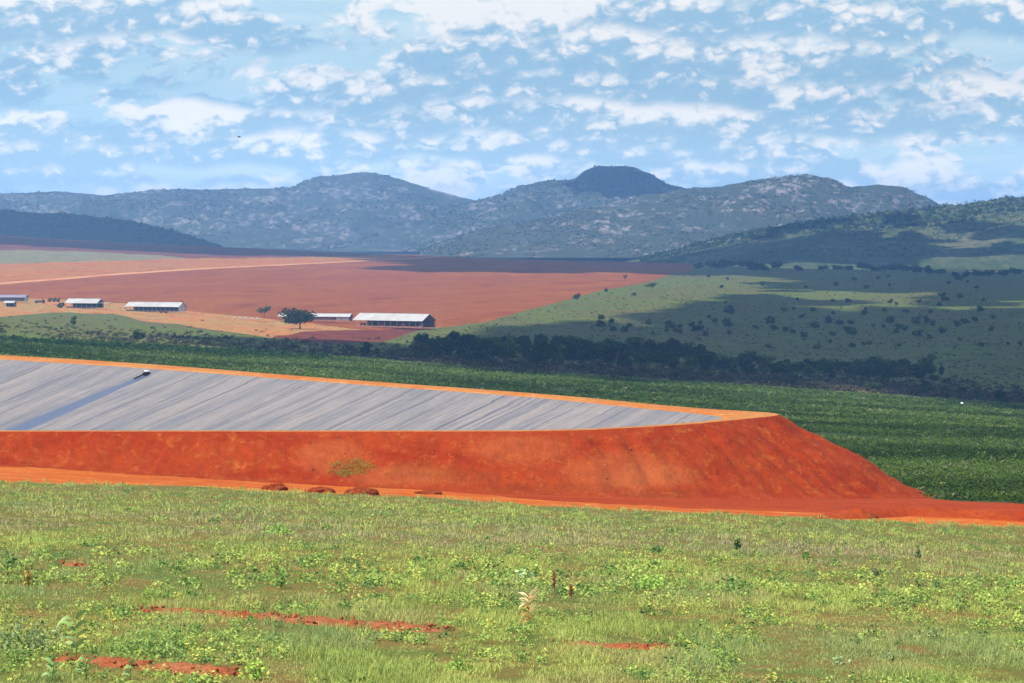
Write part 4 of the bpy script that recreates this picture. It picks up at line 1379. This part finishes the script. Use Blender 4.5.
weed('weed', 255, 680, 24, 36, 'yellow-green leafy clump at the right end of the bottom furrow', 'weed', srgb(124, 160, 54), srgb(166, 190, 70), 170, 0.05, 16)
weed('weed', 345, 612, 15, 26, 'dark green weed at the upper edge of the long bare furrow', 'weed', srgb(70, 100, 46), srgb(108, 136, 62), 130, 0.05, 17)
weed('grass_tussock', 25, 650, 34, 80, 'tall grey-green grass tussock at the left edge behind the corn', 'grass tussock', srgb(92, 114, 70), srgb(140, 156, 96), 500, 0.05, 18, 0.1)
weed('grass_tussock', 150, 656, 30, 90, 'tall bright grass tussock behind the bottom furrow, right of the corn', 'grass tussock', srgb(104, 136, 62), srgb(146, 168, 80), 500, 0.05, 19, 0.1)


def dry_plant():
    x, Y, z = place(529, 626)
    H = 46 * Y / F
    o = empty('dry_plant', (x, Y, z), 'dry tan and white feathery seed stalk in the middle of the grass', 'plant')
    rng = np.random.default_rng(9)
    bm = bmesh.new()
    add_tube(bm, [(0, 0, -0.04), (0.0, 0, H * 0.3), (-0.02, 0, H * 0.72)], [0.012, 0.01, 0.006], 6)
    bm_obj('stem', bm, plain_mat('dry stem', srgb(176, 134, 78), 0.8), o)
    V = []; Q = []
    for k in range(19):
        a = rng.uniform(-0.9, 0.9) + (0 if k % 3 else math.pi)
        strap_leaf(V, Q, np.array([0, 0, H * rng.uniform(0.25, 0.72)]), a, H * rng.uniform(0.2, 0.36), rng.uniform(0.8, 1.6), rng.uniform(0.6, 1.2), 0.024, 6, 0.8)
    c = np.tile(np.array(srgb(236, 204, 150)), (len(V), 1))
    np_mesh('plume', np.array(V), np.array(Q), None, GRASS, True, c, parent=o)
    V = []; Q = []
    for k in range(22):
        strap_leaf(V, Q, np.array([0, 0, H * rng.uniform(0.02, 0.4)]), rng.uniform(0, 6.28), H * rng.uniform(0.2, 0.3), rng.uniform(0.6, 1.2), rng.uniform(0.6, 1.4), 0.018, 6, 0.5)
    c = np.tile(np.array(srgb(190, 136, 58)), (len(V), 1))
    np_mesh('foliage', np.array(V), np.array(Q), None, GRASS, True, c, parent=o)


dry_plant()


def dock(px, py, hpx, label, seed):
    x, Y, z = place(px, py)
    H = hpx * Y / F
    rng = np.random.default_rng(seed)
    o = empty('dock_weed', (x, Y, z), label, 'weed', 'rusty brown dock weeds')
    bm = bmesh.new()
    add_tube(bm, [(0, 0, -0.03), (0.02, 0, H * 0.5), (0.0, 0.0, H)], [0.012, 0.01, 0.006], 6)
    for k in range(4):
        a = rng.uniform(0, 6.28); b = H * rng.uniform(0.35, 0.65)
        add_tube(bm, [(0.01, 0, b), (math.cos(a) * H * 0.1, math.sin(a) * H * 0.1, b + H * 0.18)], [0.008, 0.004], 5)
    bm_obj('stem', bm, plain_mat('dock stem', srgb(126, 74, 44), 0.8), o)
    n = 260
    t_ = rng.uniform(0.35, 1.0, n)
    C = np.stack([rng.normal(0, 0.035, n) * H * 1.3, rng.normal(0, 0.035, n) * H * 1.3, t_ * H], 1)
    V, Q = leaf_quads(C, rng.uniform(0.012, 0.03, n), rng, 0.2, 0.8)
    k = rng.uniform(0, 1, (n, 1))
    c = np.array(srgb(112, 62, 36))[None] * (1 - k) + np.array(srgb(158, 98, 56))[None] * k
    np_mesh('seed_head', V, Q, None, GRASS, False, np.repeat(c, 4, 0), parent=o)


dock(554, 597, 27, 'taller rusty brown weed spike right of the dry seed stalk', 1)
dock(571, 602, 18, 'shorter rusty brown weed spike at the right of the taller one', 2)


# ------------------------------------------------------------------ heaps of earth along the field edge
M_heap = soil_mat('dark red heap earth', (srgb(172, 72, 28), srgb(186, 90, 42), srgb(138, 54, 24)), (0.8, 0.8, 0.8), (3, 3, 3), 0.8)
M_pale = soil_mat('pale heap earth', (srgb(196, 170, 140), srgb(180, 150, 116), srgb(150, 124, 96)), (0.3, 0.3, 0.3), (1.5, 1.5, 1.5), 0.5)


def heap(px, py, wpx, hpx, label, mat, seed, depth=0.8):
    x, Y, z = place(px, py)
    W = wpx * Y / F / 2; H = hpx * Y / F
    bm = bmesh.new()
    bmesh.ops.create_icosphere(bm, subdivisions=5, radius=1.0)
    co = np.array([v.co[:] for v in bm.verts])
    n = fbm(co[:, 0] * 2.2 + seed, co[:, 1] * 2.2 + co[:, 2], seed, 4) - 0.5
    m = fbm(co[:, 0] * 1.0 + seed, co[:, 1] * 1.0, seed + 5, 2) - 0.5
    for v, a, b in zip(bm.verts, n, m):
        r = 1 + 0.7 * a + 0.5 * b
        v.co = Vector((v.co.x * W * r, v.co.y * W * depth * r, max(v.co.z, -0.25) * H * (r + 0.3 * a)))
    o = bm_obj('dirt_mound', bm, mat, None, False, (x, Y, z))
    return tag(o, label, 'dirt mound', 'heaps of earth along the field edge' if mat is M_heap else None)


heap(275, 490, 27, 6.5, 'leftmost dark red earth heap at the upper edge of the grass', M_heap, 1)
heap(320, 492.5, 30, 5, 'low flat earth heap between the two higher heaps on the field edge', M_heap, 2)
heap(358, 494.5, 34, 7.5, 'widest dark red earth heap, right of the low flat one', M_heap, 3)
heap(430, 494, 24, 4.5, 'small dark earth heap by itself on the orange road in the middle', M_heap, 4)
heap(866, 517.5, 26, 5, 'broken red earth heap below the right corner of the embankment', M_heap, 5)
heap(305, 349, 9, 4, 'pale earth heap in the scrub below the big dark tree', M_pale, 7)


def berm():
    """long low bank of pushed-up earth beside the road on the right"""
    pts = [(790, 517), (850, 517.5), (905, 514), (960, 516), (1024, 519), (1110, 523)]
    c = np.array([place(a, b) for a, b in pts])
    n = 240
    s = np.linspace(0, 1, n); k = np.linspace(0, 1, len(c))
    X = np.interp(s, k, c[:, 0]); Y = np.interp(s, k, c[:, 1])
    rows = np.linspace(-1, 1, 17)
    hw = 3.0; hh = 1.0 * sstep(0, 0.25, s)
    XX = X[:, None] + 0 * rows[None]; YY = Y[:, None] + rows[None] * hw
    Z = terrain(XX, YY) - 0.1 + hh[:, None] * np.clip(1 - rows[None] ** 2, 0, 1) * (0.7 + 0.8 * (fbm(XX / 1.5, YY / 1.5, 97, 4) - 0.35))
    i = (np.arange(n - 1)[:, None] * 17 + np.arange(16)[None])
    Q = np.stack([i, i + 17, i + 18, i + 1], -1).reshape(-1, 4)
    m = soil_mat('berm earth', (srgb(190, 70, 20), srgb(204, 86, 28), srgb(166, 54, 18)), (0.2, 0.2, 0.2), (1.5, 1.5, 1.5), 0.6)
    tag(np_mesh('soil_berm', np.stack([XX, YY, Z], -1).reshape(-1, 3), Q, None, m, True), kind='structure')


berm()

# ------------------------------------------------------------------ pump on the liner
M_white = plain_mat('white paint', (0.78, 0.78, 0.76), 0.5, 0.06)
M_black = plain_mat('black rubber', (0.018, 0.018, 0.02), 0.5)


def pump():
    x, Y, z = PUMP_XY
    v = (x, Y); z -= 0.06
    o = empty('water_pump', (v[0], v[1], z), 'small white-topped black pump with a hose on the upper edge of the grey liner', 'pump', None, math.atan2(-RN[1], -RN[0]))
    bm = bmesh.new(); add_box(bm, (0, 0, 0.3), (0.8, 0.9, 0.5), 0.06)
    add_tube(bm, [(0.3, 0, 0.3), (0.75, 0, 0.28)], [0.2, 0.16], 12)
    bm_obj('pump_body', bm, M_black, o)
    bm = bmesh.new(); add_box(bm, (0, 0, 0.68), (0.7, 0.75, 0.3), 0.09)
    bm_obj('cover', bm, M_white, o)
    bm = bmesh.new()
    pts = [(0.7, 0, 0.26), (1.0, 0.04, 0.05), (1.5, 0.1, -0.1), (2.0, 0.15, -0.27), (2.5, 0.12, -0.44)]
    add_tube(bm, pts, [0.13] * 5, 10)
    bm_obj('hose', bm, M_black, o, True)
    for sy in (-0.35, 0.35):
        bm = bmesh.new(); add_box(bm, (0, sy, 0.02), (1.1, 0.12, 0.1), 0.02)
        bm_obj('skid', bm, M_black, o)


pump()

# ------------------------------------------------------------------ buildings of the farm yard
M_roof = soil_mat('white sheet roof', ((0.42, 0.415, 0.41), (0.36, 0.345, 0.33), (0.34, 0.28, 0.24)), (0.12, 0.12, 0.12), (0.9, 0.15, 0.3), fine=0.16, gain=0.86)
M_roofg = plain_mat('greyish roof', (0.2, 0.17, 0.22), 0.5, 0.15, 0.3, 0.3)
M_wallw = plain_mat('white wall', (0.5, 0.5, 0.5), 0.8, 0.1, 0.5)
M_wallb = plain_mat('brown block wall', srgb(140, 92, 78), 0.9, 0.2, 0.8)
M_gable = plain_mat('shaded red gable boards', srgb(96, 36, 30), 0.9, 0.2, 0.8)  # the gable's shade is put into this dark red
M_post = plain_mat('grey post', srgb(104, 98, 96), 0.8)
M_dark = plain_mat('shaded plank', srgb(52, 46, 48), 0.9, 0.2, 1.0)  # shade under the shed roofs is put into this dark colour


def shed(name, px, py, L, W, eave, rise, yaw, label, cat='shed', group=None, bay=5.0, back_wall=M_dark, end_right=None, gable=None, roof=M_roof, stalls=True, ov=0.8):
    """open-sided shed: gabled sheet roof on posts; local x along the ridge, local y away from the viewer; origin = left front corner of the floor"""
    x, Y, z = place(px, py)
    o = empty(name, (x, Y, z), label, cat, group, yaw)
    ridge_z = eave + rise
    # roof: two thick slopes
    bm = bmesh.new()
    th = 0.18
    prof = [(-ov, eave - 0.25), (W / 2, ridge_z), (W + ov, eave - 0.25), (W + ov, eave - 0.25 + th), (W / 2, ridge_z + th), (-ov, eave - 0.25 + th)]
    a = [bm.verts.new((-ov, p[0], p[1])) for p in prof]; b = [bm.verts.new((L + ov, p[0], p[1])) for p in prof]
    bm.faces.new(a); bm.faces.new(b[::-1])
    for i in range(6): bm.faces.new((a[i], a[(i + 1) % 6], b[(i + 1) % 6], b[i]))
    bm_obj('roof', bm, roof, o)
    bm = bmesh.new(); add_box(bm, (L / 2, W / 2, ridge_z + th + 0.05), (L + 1.2, 0.6, 0.14), 0.03)
    bm_obj('ridge_cap', bm, roof, o)
    n = max(2, int(round(L / bay)) + 1)
    for i in range(n):
        for yy in (0.0, W):
            bm = bmesh.new(); add_box(bm, (L * i / (n - 1), yy, (eave - 0.2) / 2 - 0.2), (0.35, 0.35, eave + 0.2), 0.03)
            bm_obj('post', bm, M_post, o)
    bm = bmesh.new(); add_box(bm, (L / 2, W - 0.5, eave * 0.45), (L - 0.5, 0.2, eave * 0.9 + 0.4))
    bm_obj('back_wall', bm, back_wall, o)
    if stalls:
        bm = bmesh.new(); add_box(bm, (L / 2, 0.28, 0.35), (L - 0.5, 0.16, 1.1))
        bm_obj('front_wall', bm, back_wall, o)
    g = gable or M_dark
    for k, xx in enumerate((0.1, L - 0.1)):
        bm = bmesh.new()
        pts = [(0.2, eave - 0.25), (W / 2, ridge_z - 0.1), (W - 0.2, eave - 0.25)]
        a = [bm.verts.new((xx - 0.08, p[0], p[1])) for p in pts]; b = [bm.verts.new((xx + 0.08, p[0], p[1])) for p in pts]
        bm.faces.new(a); bm.faces.new(b[::-1])
        for i in range(3): bm.faces.new((a[i], a[(i + 1) % 3], b[(i + 1) % 3], b[i]))
        bm_obj('gable', bm, g if not (k and end_right) else end_right, o)
    if end_right:
        bm = bmesh.new(); add_box(bm, (L - 0.1, W / 2, (eave - 0.27) / 2 - 0.2), (0.2, W - 0.5, eave - 0.1))
        bm_obj('end_wall', bm, end_right, o)
    return o


yaw = -math.radians(28)
o = shed('barn', 354, 326.6, 57, 19, 5.0, 4.6, yaw, 'longest open barn with a pale roof and dark red gable at its right end', 'barn', None, 5.2, M_wallb, None, M_gable)
for i, (q, w) in enumerate(((6, 4), (14, 3), (22, 5), (31, 4), (40, 5), (49, 4), (55, 3))):
    bm = bmesh.new(); add_box(bm, (q, 2.5 + i % 3, 1.5 + 0.3 * (i % 2)), (w, 2.2, 2.8 + 0.6 * (i % 2)), 0.2)
    bm_obj('stall_box', bm, M_dark if i % 2 else M_wallb, o)
o = shed('shed', 126, 310.8, 46, 13, 3.6, 3.2, -math.radians(20), 'long white-roofed open shed with a white right end wall', 'shed', None, 3.8, M_dark, M_wallw)
bm = bmesh.new(); add_box(bm, (-2.5, 3, 3.1), (5, 6, 0.14)); bm_obj('canopy', bm, M_roof, o)
for yy in (0.3, 5.7):
    bm = bmesh.new(); add_box(bm, (-4.8, yy, 1.4), (0.18, 0.18, 3.2)); bm_obj('canopy_post', bm, M_post, o)
o = shed('shed', 66, 307.6, 27, 12, 3.8, 3.2, -math.radians(18), 'shorter white-roofed open shed with a lean-to canopy on its right', 'shed', None, 4.2, M_dark)
bm = bmesh.new(); add_box(bm, (31, 4, 3.9), (8.5, 7, 0.16)); bm_obj('canopy', bm, M_roof, o)
for yy in (0.8, 7.2):
    bm = bmesh.new(); add_box(bm, (34.8, yy, 1.7), (0.2, 0.2, 4.0)); bm_obj('canopy_post', bm, M_post, o)
o = shed('building', 279, 320.5, 55, 9, 3.3, 2.0, -math.radians(12), 'low long building with a white roof behind the big dark tree', 'building', None, 6.0, M_wallb)
bm = bmesh.new(); add_box(bm, (49.5, 0.9, 1.45), (10, 1.0, 3.2)); bm_obj('white_wall', bm, M_wallw, o)
bm = bmesh.new(); add_box(bm, (30, 0.8, 1.4), (24, 0.3, 3.0)); bm_obj('brown_wall', bm, M_wallb, o)
shed('building', -6, 301, 26, 9, 3.2, 1.8, -math.radians(8), 'low building with a greyish purple roof at the left edge of the yard', 'building', None, 5.0, M_wallw, M_wallw, None, M_roofg, False)
o = shed('shed', 4, 306.5, 8, 5, 3.0, 1.2, -math.radians(10), 'smallest white-roofed shelter at the left edge, before the purple-roofed building', 'shed', None, 4.0, M_dark, None, None, M_roof, False, 0.5)

M_truck = plain_mat('dark truck paint', (0.035, 0.03, 0.04), 0.4, 0.1, 1.0, 0.4)
M_glass = plain_mat('dark glass', (0.02, 0.025, 0.03), 0.15, 0.05, 1.0, 0.5)
M_maroon = plain_mat('dark red paint', (0.09, 0.02, 0.02), 0.5, 0.1)


def truck(px, py, label, body, yaw, L=6.5):
    x, Y, z = place(px, py)
    o = empty('truck', (x, Y, z), label, 'truck', None, yaw)
    k = L / 6.5
    bm = bmesh.new(); add_box(bm, (-1.0 * k, 0, 1.35 * k), (4.2 * k, 2.3 * k, 1.2 * k), 0.08); add_box(bm, (0, 0, 0.75 * k), (6.3 * k, 1.9 * k, 0.35 * k), 0.05)
    bm_obj('cargo_bed', bm, body, o)
    bm = bmesh.new()
    pts = [(1.25 * k, 0.9 * k), (3.2 * k, 0.9 * k), (3.2 * k, 1.6 * k), (2.7 * k, 2.5 * k), (1.25 * k, 2.5 * k)]
    add_prism(bm, pts, -1.1 * k, 1.1 * k); bm_obj('cab', bm, body, o)
    for sy in (-1, 1):
        bm = bmesh.new(); add_prism(bm, [(1.5 * k, 1.7 * k), (2.9 * k, 1.7 * k), (2.55 * k, 2.3 * k), (1.5 * k, 2.3 * k)], sy * 1.105 * k, sy * 1.13 * k); bm_obj('window', bm, M_glass, o)
    for wx in (-2.2, 2.2):
        for sy in (-1, 1):
            bm = bmesh.new(); add_tube(bm, [(wx * k, sy * 0.8 * k, 0.5 * k), (wx * k, sy * 1.12 * k, 0.5 * k)], [0.5 * k, 0.5 * k], 16); bm_obj('wheel', bm, M_black, o)


truck(40, 303.5, 'dark truck parked between the purple-roofed building and the shorter white shed', M_truck, math.radians(10), 8.5)
truck(163.5, 313.2, 'dark red truck parked in front of the white-ended shed', M_maroon, math.radians(170), 6.5)

# sacks stacked at the edge of the yard
M_sack = plain_mat('pale sacks', (0.5, 0.45, 0.42), 0.8, 0.2, 1.0)
names = ['leftmost', 'second', 'third', 'fourth', 'rightmost']
for i, q in enumerate((235, 241, 246.5, 252, 258)):
    x, Y, z = place(q, 318.5 + 0.25 * i)
    bm = bmesh.new()
    for lay in range(2 if i % 2 else 3):
        for c in range(3 - lay):
            add_box(bm, (c * 1.15 + lay * 0.55 - 1.2, 0, 0.32 + lay * 0.58), (1.1, 1.7, 0.6), 0.2)
    o = bm_obj('sack_pile', bm, M_sack, None, True, (x, Y, z))
    lab = {0: 'leftmost low pile of pale sacks on the yard left of the thin tree', 4: 'rightmost pile of pale sacks, beside the thin tree on the yard'}.get(i, f'{names[i]} pile of pale sacks from the left, on the yard left of the thin tree')
    tag(o, lab, 'sack pile', 'piles of pale sacks on the yard')


def barrel():
    x, Y, z = place(962, 405.5)
    o = empty('water_tank', (x, Y, z), 'small white tank shining at the far edge of the crop below the palm', 'tank')
    bm = bmesh.new()
    add_tube(bm, [(0, 0, 0), (0, 0, 0.15), (0, 0, 1.0), (0, 0, 1.15)], [0.5, 0.55, 0.55, 0.42], 24)
    bm_obj('tank_body', bm, M_white, o, False)
    bm = bmesh.new(); add_tube(bm, [(0, 0, 1.15), (0, 0, 1.22), (0, 0, 1.27)], [0.2, 0.2, 0.15], 16)
    bm_obj('lid', bm, M_white, o)


barrel()


def bird():
    Y = 480.0
    xs, zs = ray(239, 137)
    o = empty('bird', (float(xs) * Y, Y, float(zs) * Y), 'dark bird flying small in the sky above the left mountain', 'bird')
    bm = bmesh.new()
    prof = [(-0.28, 0.0, 0.02), (-0.2, 0.0, 0.05), (-0.05, 0, 0.09), (0.1, 0, 0.08), (0.19, 0, 0.05), (0.23, 0, 0.055), (0.28, 0, 0.04), (0.36, 0, 0.008)]
    add_tube(bm, [(p[0], 0, 0) for p in prof], [p[2] for p in prof], 10)
    for s in (-1, 1):
        st = [(0.12, -0.10, 0, 0.03), (0.14, -0.10, 0.28, 0.12), (0.06, -0.12, 0.52, 0.10), (-0.06, -0.10, 0.72, 0.03)]
        A = [bm.verts.new((a, s * (y + 0.03), z + 0.012)) for a, b, y, z in st]; B = [bm.verts.new((b, s * (y + 0.03), z)) for a, b, y, z in st]
        A2 = [bm.verts.new((a, s * (y + 0.03), z - 0.012)) for a, b, y, z in st]
        for i in range(3):
            bm.faces.new((A[i], A[i + 1], B[i + 1], B[i])); bm.faces.new((A2[i], B[i], B[i + 1], A2[i + 1])); bm.faces.new((A[i], A2[i], A2[i + 1], A[i + 1]))
    v = [bm.verts.new(c) for c in ((-0.22, 0.03, 0.0), (-0.22, -0.03, 0.0), (-0.45, -0.1, 0.0), (-0.45, 0.1, 0.0))]
    bm.faces.new(v)
    bm_obj('body', bm, plain_mat('dark feathers', (0.03, 0.028, 0.03), 0.7), o, True)
    o.rotation_euler = (0.15, 0, 0.6)


bird()

# ------------------------------------------------------------------ light
SUN_EL = math.radians(57)
SUN_AZ = math.radians(-140)        # measured from +Y towards +X: behind the viewer on the left
to_sun = Vector((math.sin(SUN_AZ) * math.cos(SUN_EL), math.cos(SUN_AZ) * math.cos(SUN_EL), math.sin(SUN_EL)))
sl = bpy.data.lights.new('sun', 'SUN')
sl.energy = 4.2; sl.angle = math.radians(0.5); sl.color = (1.0, 0.955, 0.88)
so = bpy.data.objects.new('sun', sl); COL.objects.link(so)
so.rotation_euler = to_sun.to_track_quat('Z', 'Y').to_euler()
so.location = (0, -50, 200)

# --- unseen clouds high overhead, shaped and placed for the shadows they cast
m_cl, t, out = new_mat('cloud white')
finish(t, out, t.mix(t.noise(obj_co(t), 0.004, 4), (0.80, 0.80, 0.80), (0.86, 0.86, 0.86)), 1.0, None, 0.0)


def shade_cloud(cx, cy, gz, rx, ry, seed, alt=1300.0, rot=0.0, ragged=0.5):
    """a flat-bottomed cumulus whose shadow is centred on ground point (cx, cy, gz)"""
    k = (alt - gz) / to_sun.z
    c = Vector((cx, cy, gz)) + to_sun * k
    nA, nR = 420, 22
    a = np.linspace(0, 2 * np.pi, nA, endpoint=False)
    out_r = 1 + ragged * 2 * (fbm(np.cos(a) * 2.2 + 5, np.sin(a) * 2.2 + 5, seed, 3, 0.5) - 0.5) + 0.42 * (fbm(np.cos(a) * 9 + 5, np.sin(a) * 9 + 5, seed + 11, 5, 0.72) - 0.5)
    sq = (np.abs(np.cos(a)) ** 3 + np.abs(np.sin(a)) ** 3) ** (-1 / 3)
    V = []
    for r in np.linspace(0, 1, nR):
        x = np.cos(a) * r * out_r * sq; y = np.sin(a) * r * out_r * sq
        h = 0.28 * min(rx, ry) * math.sqrt(max(0, 1 - r * r)) * (0.5 + 1.0 * fbm(x * 3 + seed, y * 3, seed + 3, 4))
        V.append(np.stack([x * rx, y * ry, h], 1))
    for r in np.linspace(1, 0, 6)[1:]:
        x = np.cos(a) * r * out_r * sq; y = np.sin(a) * r * out_r * sq
        V.append(np.stack([x * rx, y * ry, np.full(nA, -4.0 * (1 - r))], 1))
    V = np.vstack(V); m = nR + 5
    i = (np.arange(m - 1)[:, None] * nA + np.arange(nA)[None]); j = (np.arange(m - 1)[:, None] * nA + (np.arange(nA)[None] + 1) % nA)
    Q = np.stack([i, j, j + nA, i + nA], -1).reshape(-1, 4)
    o = np_mesh('shade_cloud', V, Q, None, m_cl, True)
    o.location = c; o.rotation_euler = (0, 0, rot)
    return tag(o, kind='stuff')


# ground that lies in their shade in the photograph: (left, right, near, far) as seen, plus seed
SHADE = [(500, 760, 382, 322, 1), (690, 1240, 398, 303, 2), (190, 470, 355, 341, 3), (640, 780, 345, 311, 8), (420, 560, 371, 336, 12),
         (705, 1260, 296, 271.5, 4), (340, 780, 272, 259, 5), (-140, 420, 251, 237, 6)]
for l, r, n_, f_, sd in SHADE:
    pc = (l + r) / 2
    Yn, Yf = y_at(min(max(pc, -200), 1200), n_), y_at(min(max(pc, -200), 1200), f_)
    Ym = (Yn + Yf) / 2
    cx = (pc - 512) / (F * CP) * Ym
    shade_cloud(cx, Ym, float(terrain(cx, Ym)), (r - l) / 2 / F * Ym, (Yf - Yn) / 2, sd, 2200.0)
for cx, cy, gz, rx, ry, sd in ((-1150, 6500, 0, 700, 520, 26), (390, 8950, 110, 190, 420, 27), (470, 5420, -40, 430, 260, 29), (640, 5300, -60, 420, 60, 31)):  # last one added only to darken the strip behind the ridge
    shade_cloud(cx, cy, gz, rx, ry, sd)

rc = np.random.default_rng(123)
for k in range(26):         # small unseen puffs added to dapple the sunlit slopes with shade
    if k < 12:
        q = rc.uniform(735, 1020); a = rc.uniform(284, 306); Yc = y_at(q, a); xc = (q - 512) / (F * CP) * Yc; zc_ = float(terrain(xc, Yc))
    else:
        Yc = rc.uniform(5300, 6000); xc = rc.uniform(350, 1100); zc_ = -20.0
    shade_cloud(xc, Yc, zc_, rc.uniform(25, 80), rc.uniform(40, 120), 300 + k)

# ------------------------------------------------------------------ sky
EXPO = 0.85
w = bpy.data.worlds.new('World'); scene.world = w; w.use_nodes = True
t = NT(w.node_tree); w.node_tree.nodes.clear()
wo = t.new('ShaderNodeOutputWorld'); bg = t.new('ShaderNodeBackground')
bg.inputs['Strength'].default_value = 0.1
sky = t.new('ShaderNodeTexSky', sky_type='NISHITA')
sky.sun_disc = False; sky.sun_elevation = SUN_EL; sky.sun_rotation = SUN_AZ
sky.air_density = 1.0; sky.dust_density = 0.6; sky.ozone_density = 1.5
tc = t.new('ShaderNodeTexCoord')
nrm = t.new('ShaderNodeVectorMath', operation='NORMALIZE'); t.put(nrm.inputs[0], tc.outputs['Generated'])
sp = t.new('ShaderNodeSeparateXYZ'); t.put(sp.inputs[0], nrm.outputs[0])
az = t.math('ARCTAN2', sp.outputs[0], sp.outputs[1])
el = t.math('ARCSINE', sp.outputs[2])
K = 10.0 / (2 ** EXPO)
def skyc(r, g, b): return tuple(c * K for c in srgb(r, g, b))


CL_SKY, CL_WHITE, CL_GREY, CL_PALE = skyc(178, 218, 240), skyc(254, 254, 253), skyc(158, 199, 227), skyc(212, 236, 246)
# clear sky between the clouds, and a thin veil over all of it
cur = t.mix(t.mapr(el, 0.0, 0.5), CL_SKY, sky.outputs[0])
veil = t.noise(t.vec(t.math('MULTIPLY', az, 9), t.math('MULTIPLY', el, 70), 3.3), 1.0, 5, 0.6, 0.6)
cur = t.mix(t.math('MULTIPLY', t.mapr(veil, 0.3, 0.7), t.mapr(el, 0.5, 0.1, 0.75, 0.9)), cur, CL_PALE)
# rows of cumulus, the far rows first (low over the hills), the near ones over them
rows = [(-0.002, 0.016, 15), (0.006, 0.015, 13), (0.012, 0.019, 12), (0.021, 0.018, 10), (0.029, 0.024, 9.5), (0.040, 0.022, 8.5), (0.050, 0.028, 8), (0.063, 0.028, 7), (0.082, 0.04, 6),
        (0.11, 0.06, 5)]


def billow(sc, seed):
    v = t.new('ShaderNodeTexVoronoi', voronoi_dimensions='2D', feature='F1')
    warp = t.noise(t.vec(t.math('MULTIPLY', az, sc * 0.8), t.math('MULTIPLY', el, sc * 0.8), seed + 3.0), 1.0, 4, 0.6)
    wq = t.math('MULTIPLY', t.math('SUBTRACT', warp, 0.5), 1.3)
    t.put(v.inputs['Vector'], t.vec(t.math('ADD', t.math('MULTIPLY', az, sc * 0.85), wq), t.math('ADD', t.math('MULTIPLY', el, sc * 1.6), wq), seed))
    v.inputs['Scale'].default_value = 1.0; v.inputs['Detail'].default_value = 2.0; v.inputs['Roughness'].default_value = 0.55
    return t.math('SUBTRACT', 1.0, v.outputs['Distance'])


bilA = billow(72, 0.7)
noiA = t.noise(t.vec(t.math('MULTIPLY', az, 48), t.math('MULTIPLY', el, 125), 8.7), 1.0, 8, 0.62)
bil2 = t.math('ADD', t.math('MULTIPLY', bilA, 0.40), t.math('MULTIPLY', noiA, 0.60))       # about 0.5 on average
lit = t.math('ADD', t.math('MULTIPLY', billow(110, 4.1), 0.5), t.math('MULTIPLY', noiA, 0.5))
for k, (e0, h, fr) in enumerate(rows):
    lowf = t.noise(t.vec(t.math('MULTIPLY', az, fr), 7.7 * k + 1.3, t.math('MULTIPLY', el, fr * 1.5)), 1.0, 3, 0.55)
    wob = t.math('MULTIPLY', t.math('SUBTRACT', t.noise(t.vec(t.math('MULTIPLY', az, fr * 1.9), 3.1 * k, 0), 1, 3), 0.5), h * 1.1)
    rel = t.math('DIVIDE', t.math('SUBTRACT', t.math('SUBTRACT', el, e0), wob), h)       # 0 at the base, 1 at full height
    top = t.math('ADD', t.mapr(lowf, 0.35, 0.61, -0.12, 1.85, False), t.math('MULTIPLY', t.math('SUBTRACT', bil2, 0.5), 1.5))
    edge = t.math('SUBTRACT', top, rel)
    cov = t.math('MULTIPLY', t.mapr(edge, -0.04, 0.30), t.mapr(rel, -0.08, 0.12))
    shade = t.math('ADD', t.math('MULTIPLY', rel, 1.15), t.math('MULTIPLY', t.math('SUBTRACT', lit, 0.5), 1.7))
    colr = t.mix(t.mapr(shade, -0.05, 0.62), CL_GREY, CL_WHITE)
    cur = t.mix(t.math('MULTIPLY', cov, 0.95), cur, colr)
cur = t.mix(t.mapr(el, 0.05, 0.006, 0.0, 0.22), cur, tuple(1.0 * c for c in skyc(232, 246, 244)))
low = t.new('ShaderNodeVectorMath', operation='SCALE'); t.put(low.inputs[0], cur)
t.put(low.inputs['Scale'], t.mapr(el, 0.055, 0.008, 1.0, 1.38))
cur = low.outputs[0]
t.put(bg.inputs['Color'], cur)
t.l.new(bg.outputs[0], wo.inputs['Surface'])

# ------------------------------------------------------------------ haze
def haze():
    bm = bmesh.new()
    add_box(bm, (0, 8300, 48), (17000, 17400, 300))
    m = bpy.data.materials.new('haze'); m.use_nodes = True
    tt = NT(m.node_tree); m.node_tree.nodes.clear()
    out = tt.new('ShaderNodeOutputMaterial')
    v = tt.new('ShaderNodeVolumePrincipled')
    v.inputs['Color'].default_value = (0.27, 0.53, 1.0, 1)
    v.inputs['Density'].default_value = 6.8e-5
    v.inputs['Anisotropy'].default_value = 0.0
    tt.l.new(v.outputs[0], out.inputs['Volume'])
    o = bm_obj('haze', bm, m)
    tag(o, kind='stuff')


haze()
zs = [min((o.matrix_world @ Vector(c)).z for c in o.bound_box) for o in scene.objects if o.type == 'MESH' and o.parent is None and o.name not in ('haze',)]
print('lowest', min(zs))

# ------------------------------------------------------------------ render settings
scene.view_settings.view_transform = 'Standard'
scene.view_settings.look = 'None'
scene.view_settings.exposure = EXPO
scene.view_settings.gamma = 1.0
scene.view_settings.use_curve_mapping = False
cy = scene.cycles if hasattr(scene, 'cycles') else None
scene.render.engine = 'CYCLES'
scene.cycles.max_bounces = 5
scene.cycles.diffuse_bounces = 2
scene.cycles.transmission_bounces = 2
scene.cycles.volume_bounces = 1
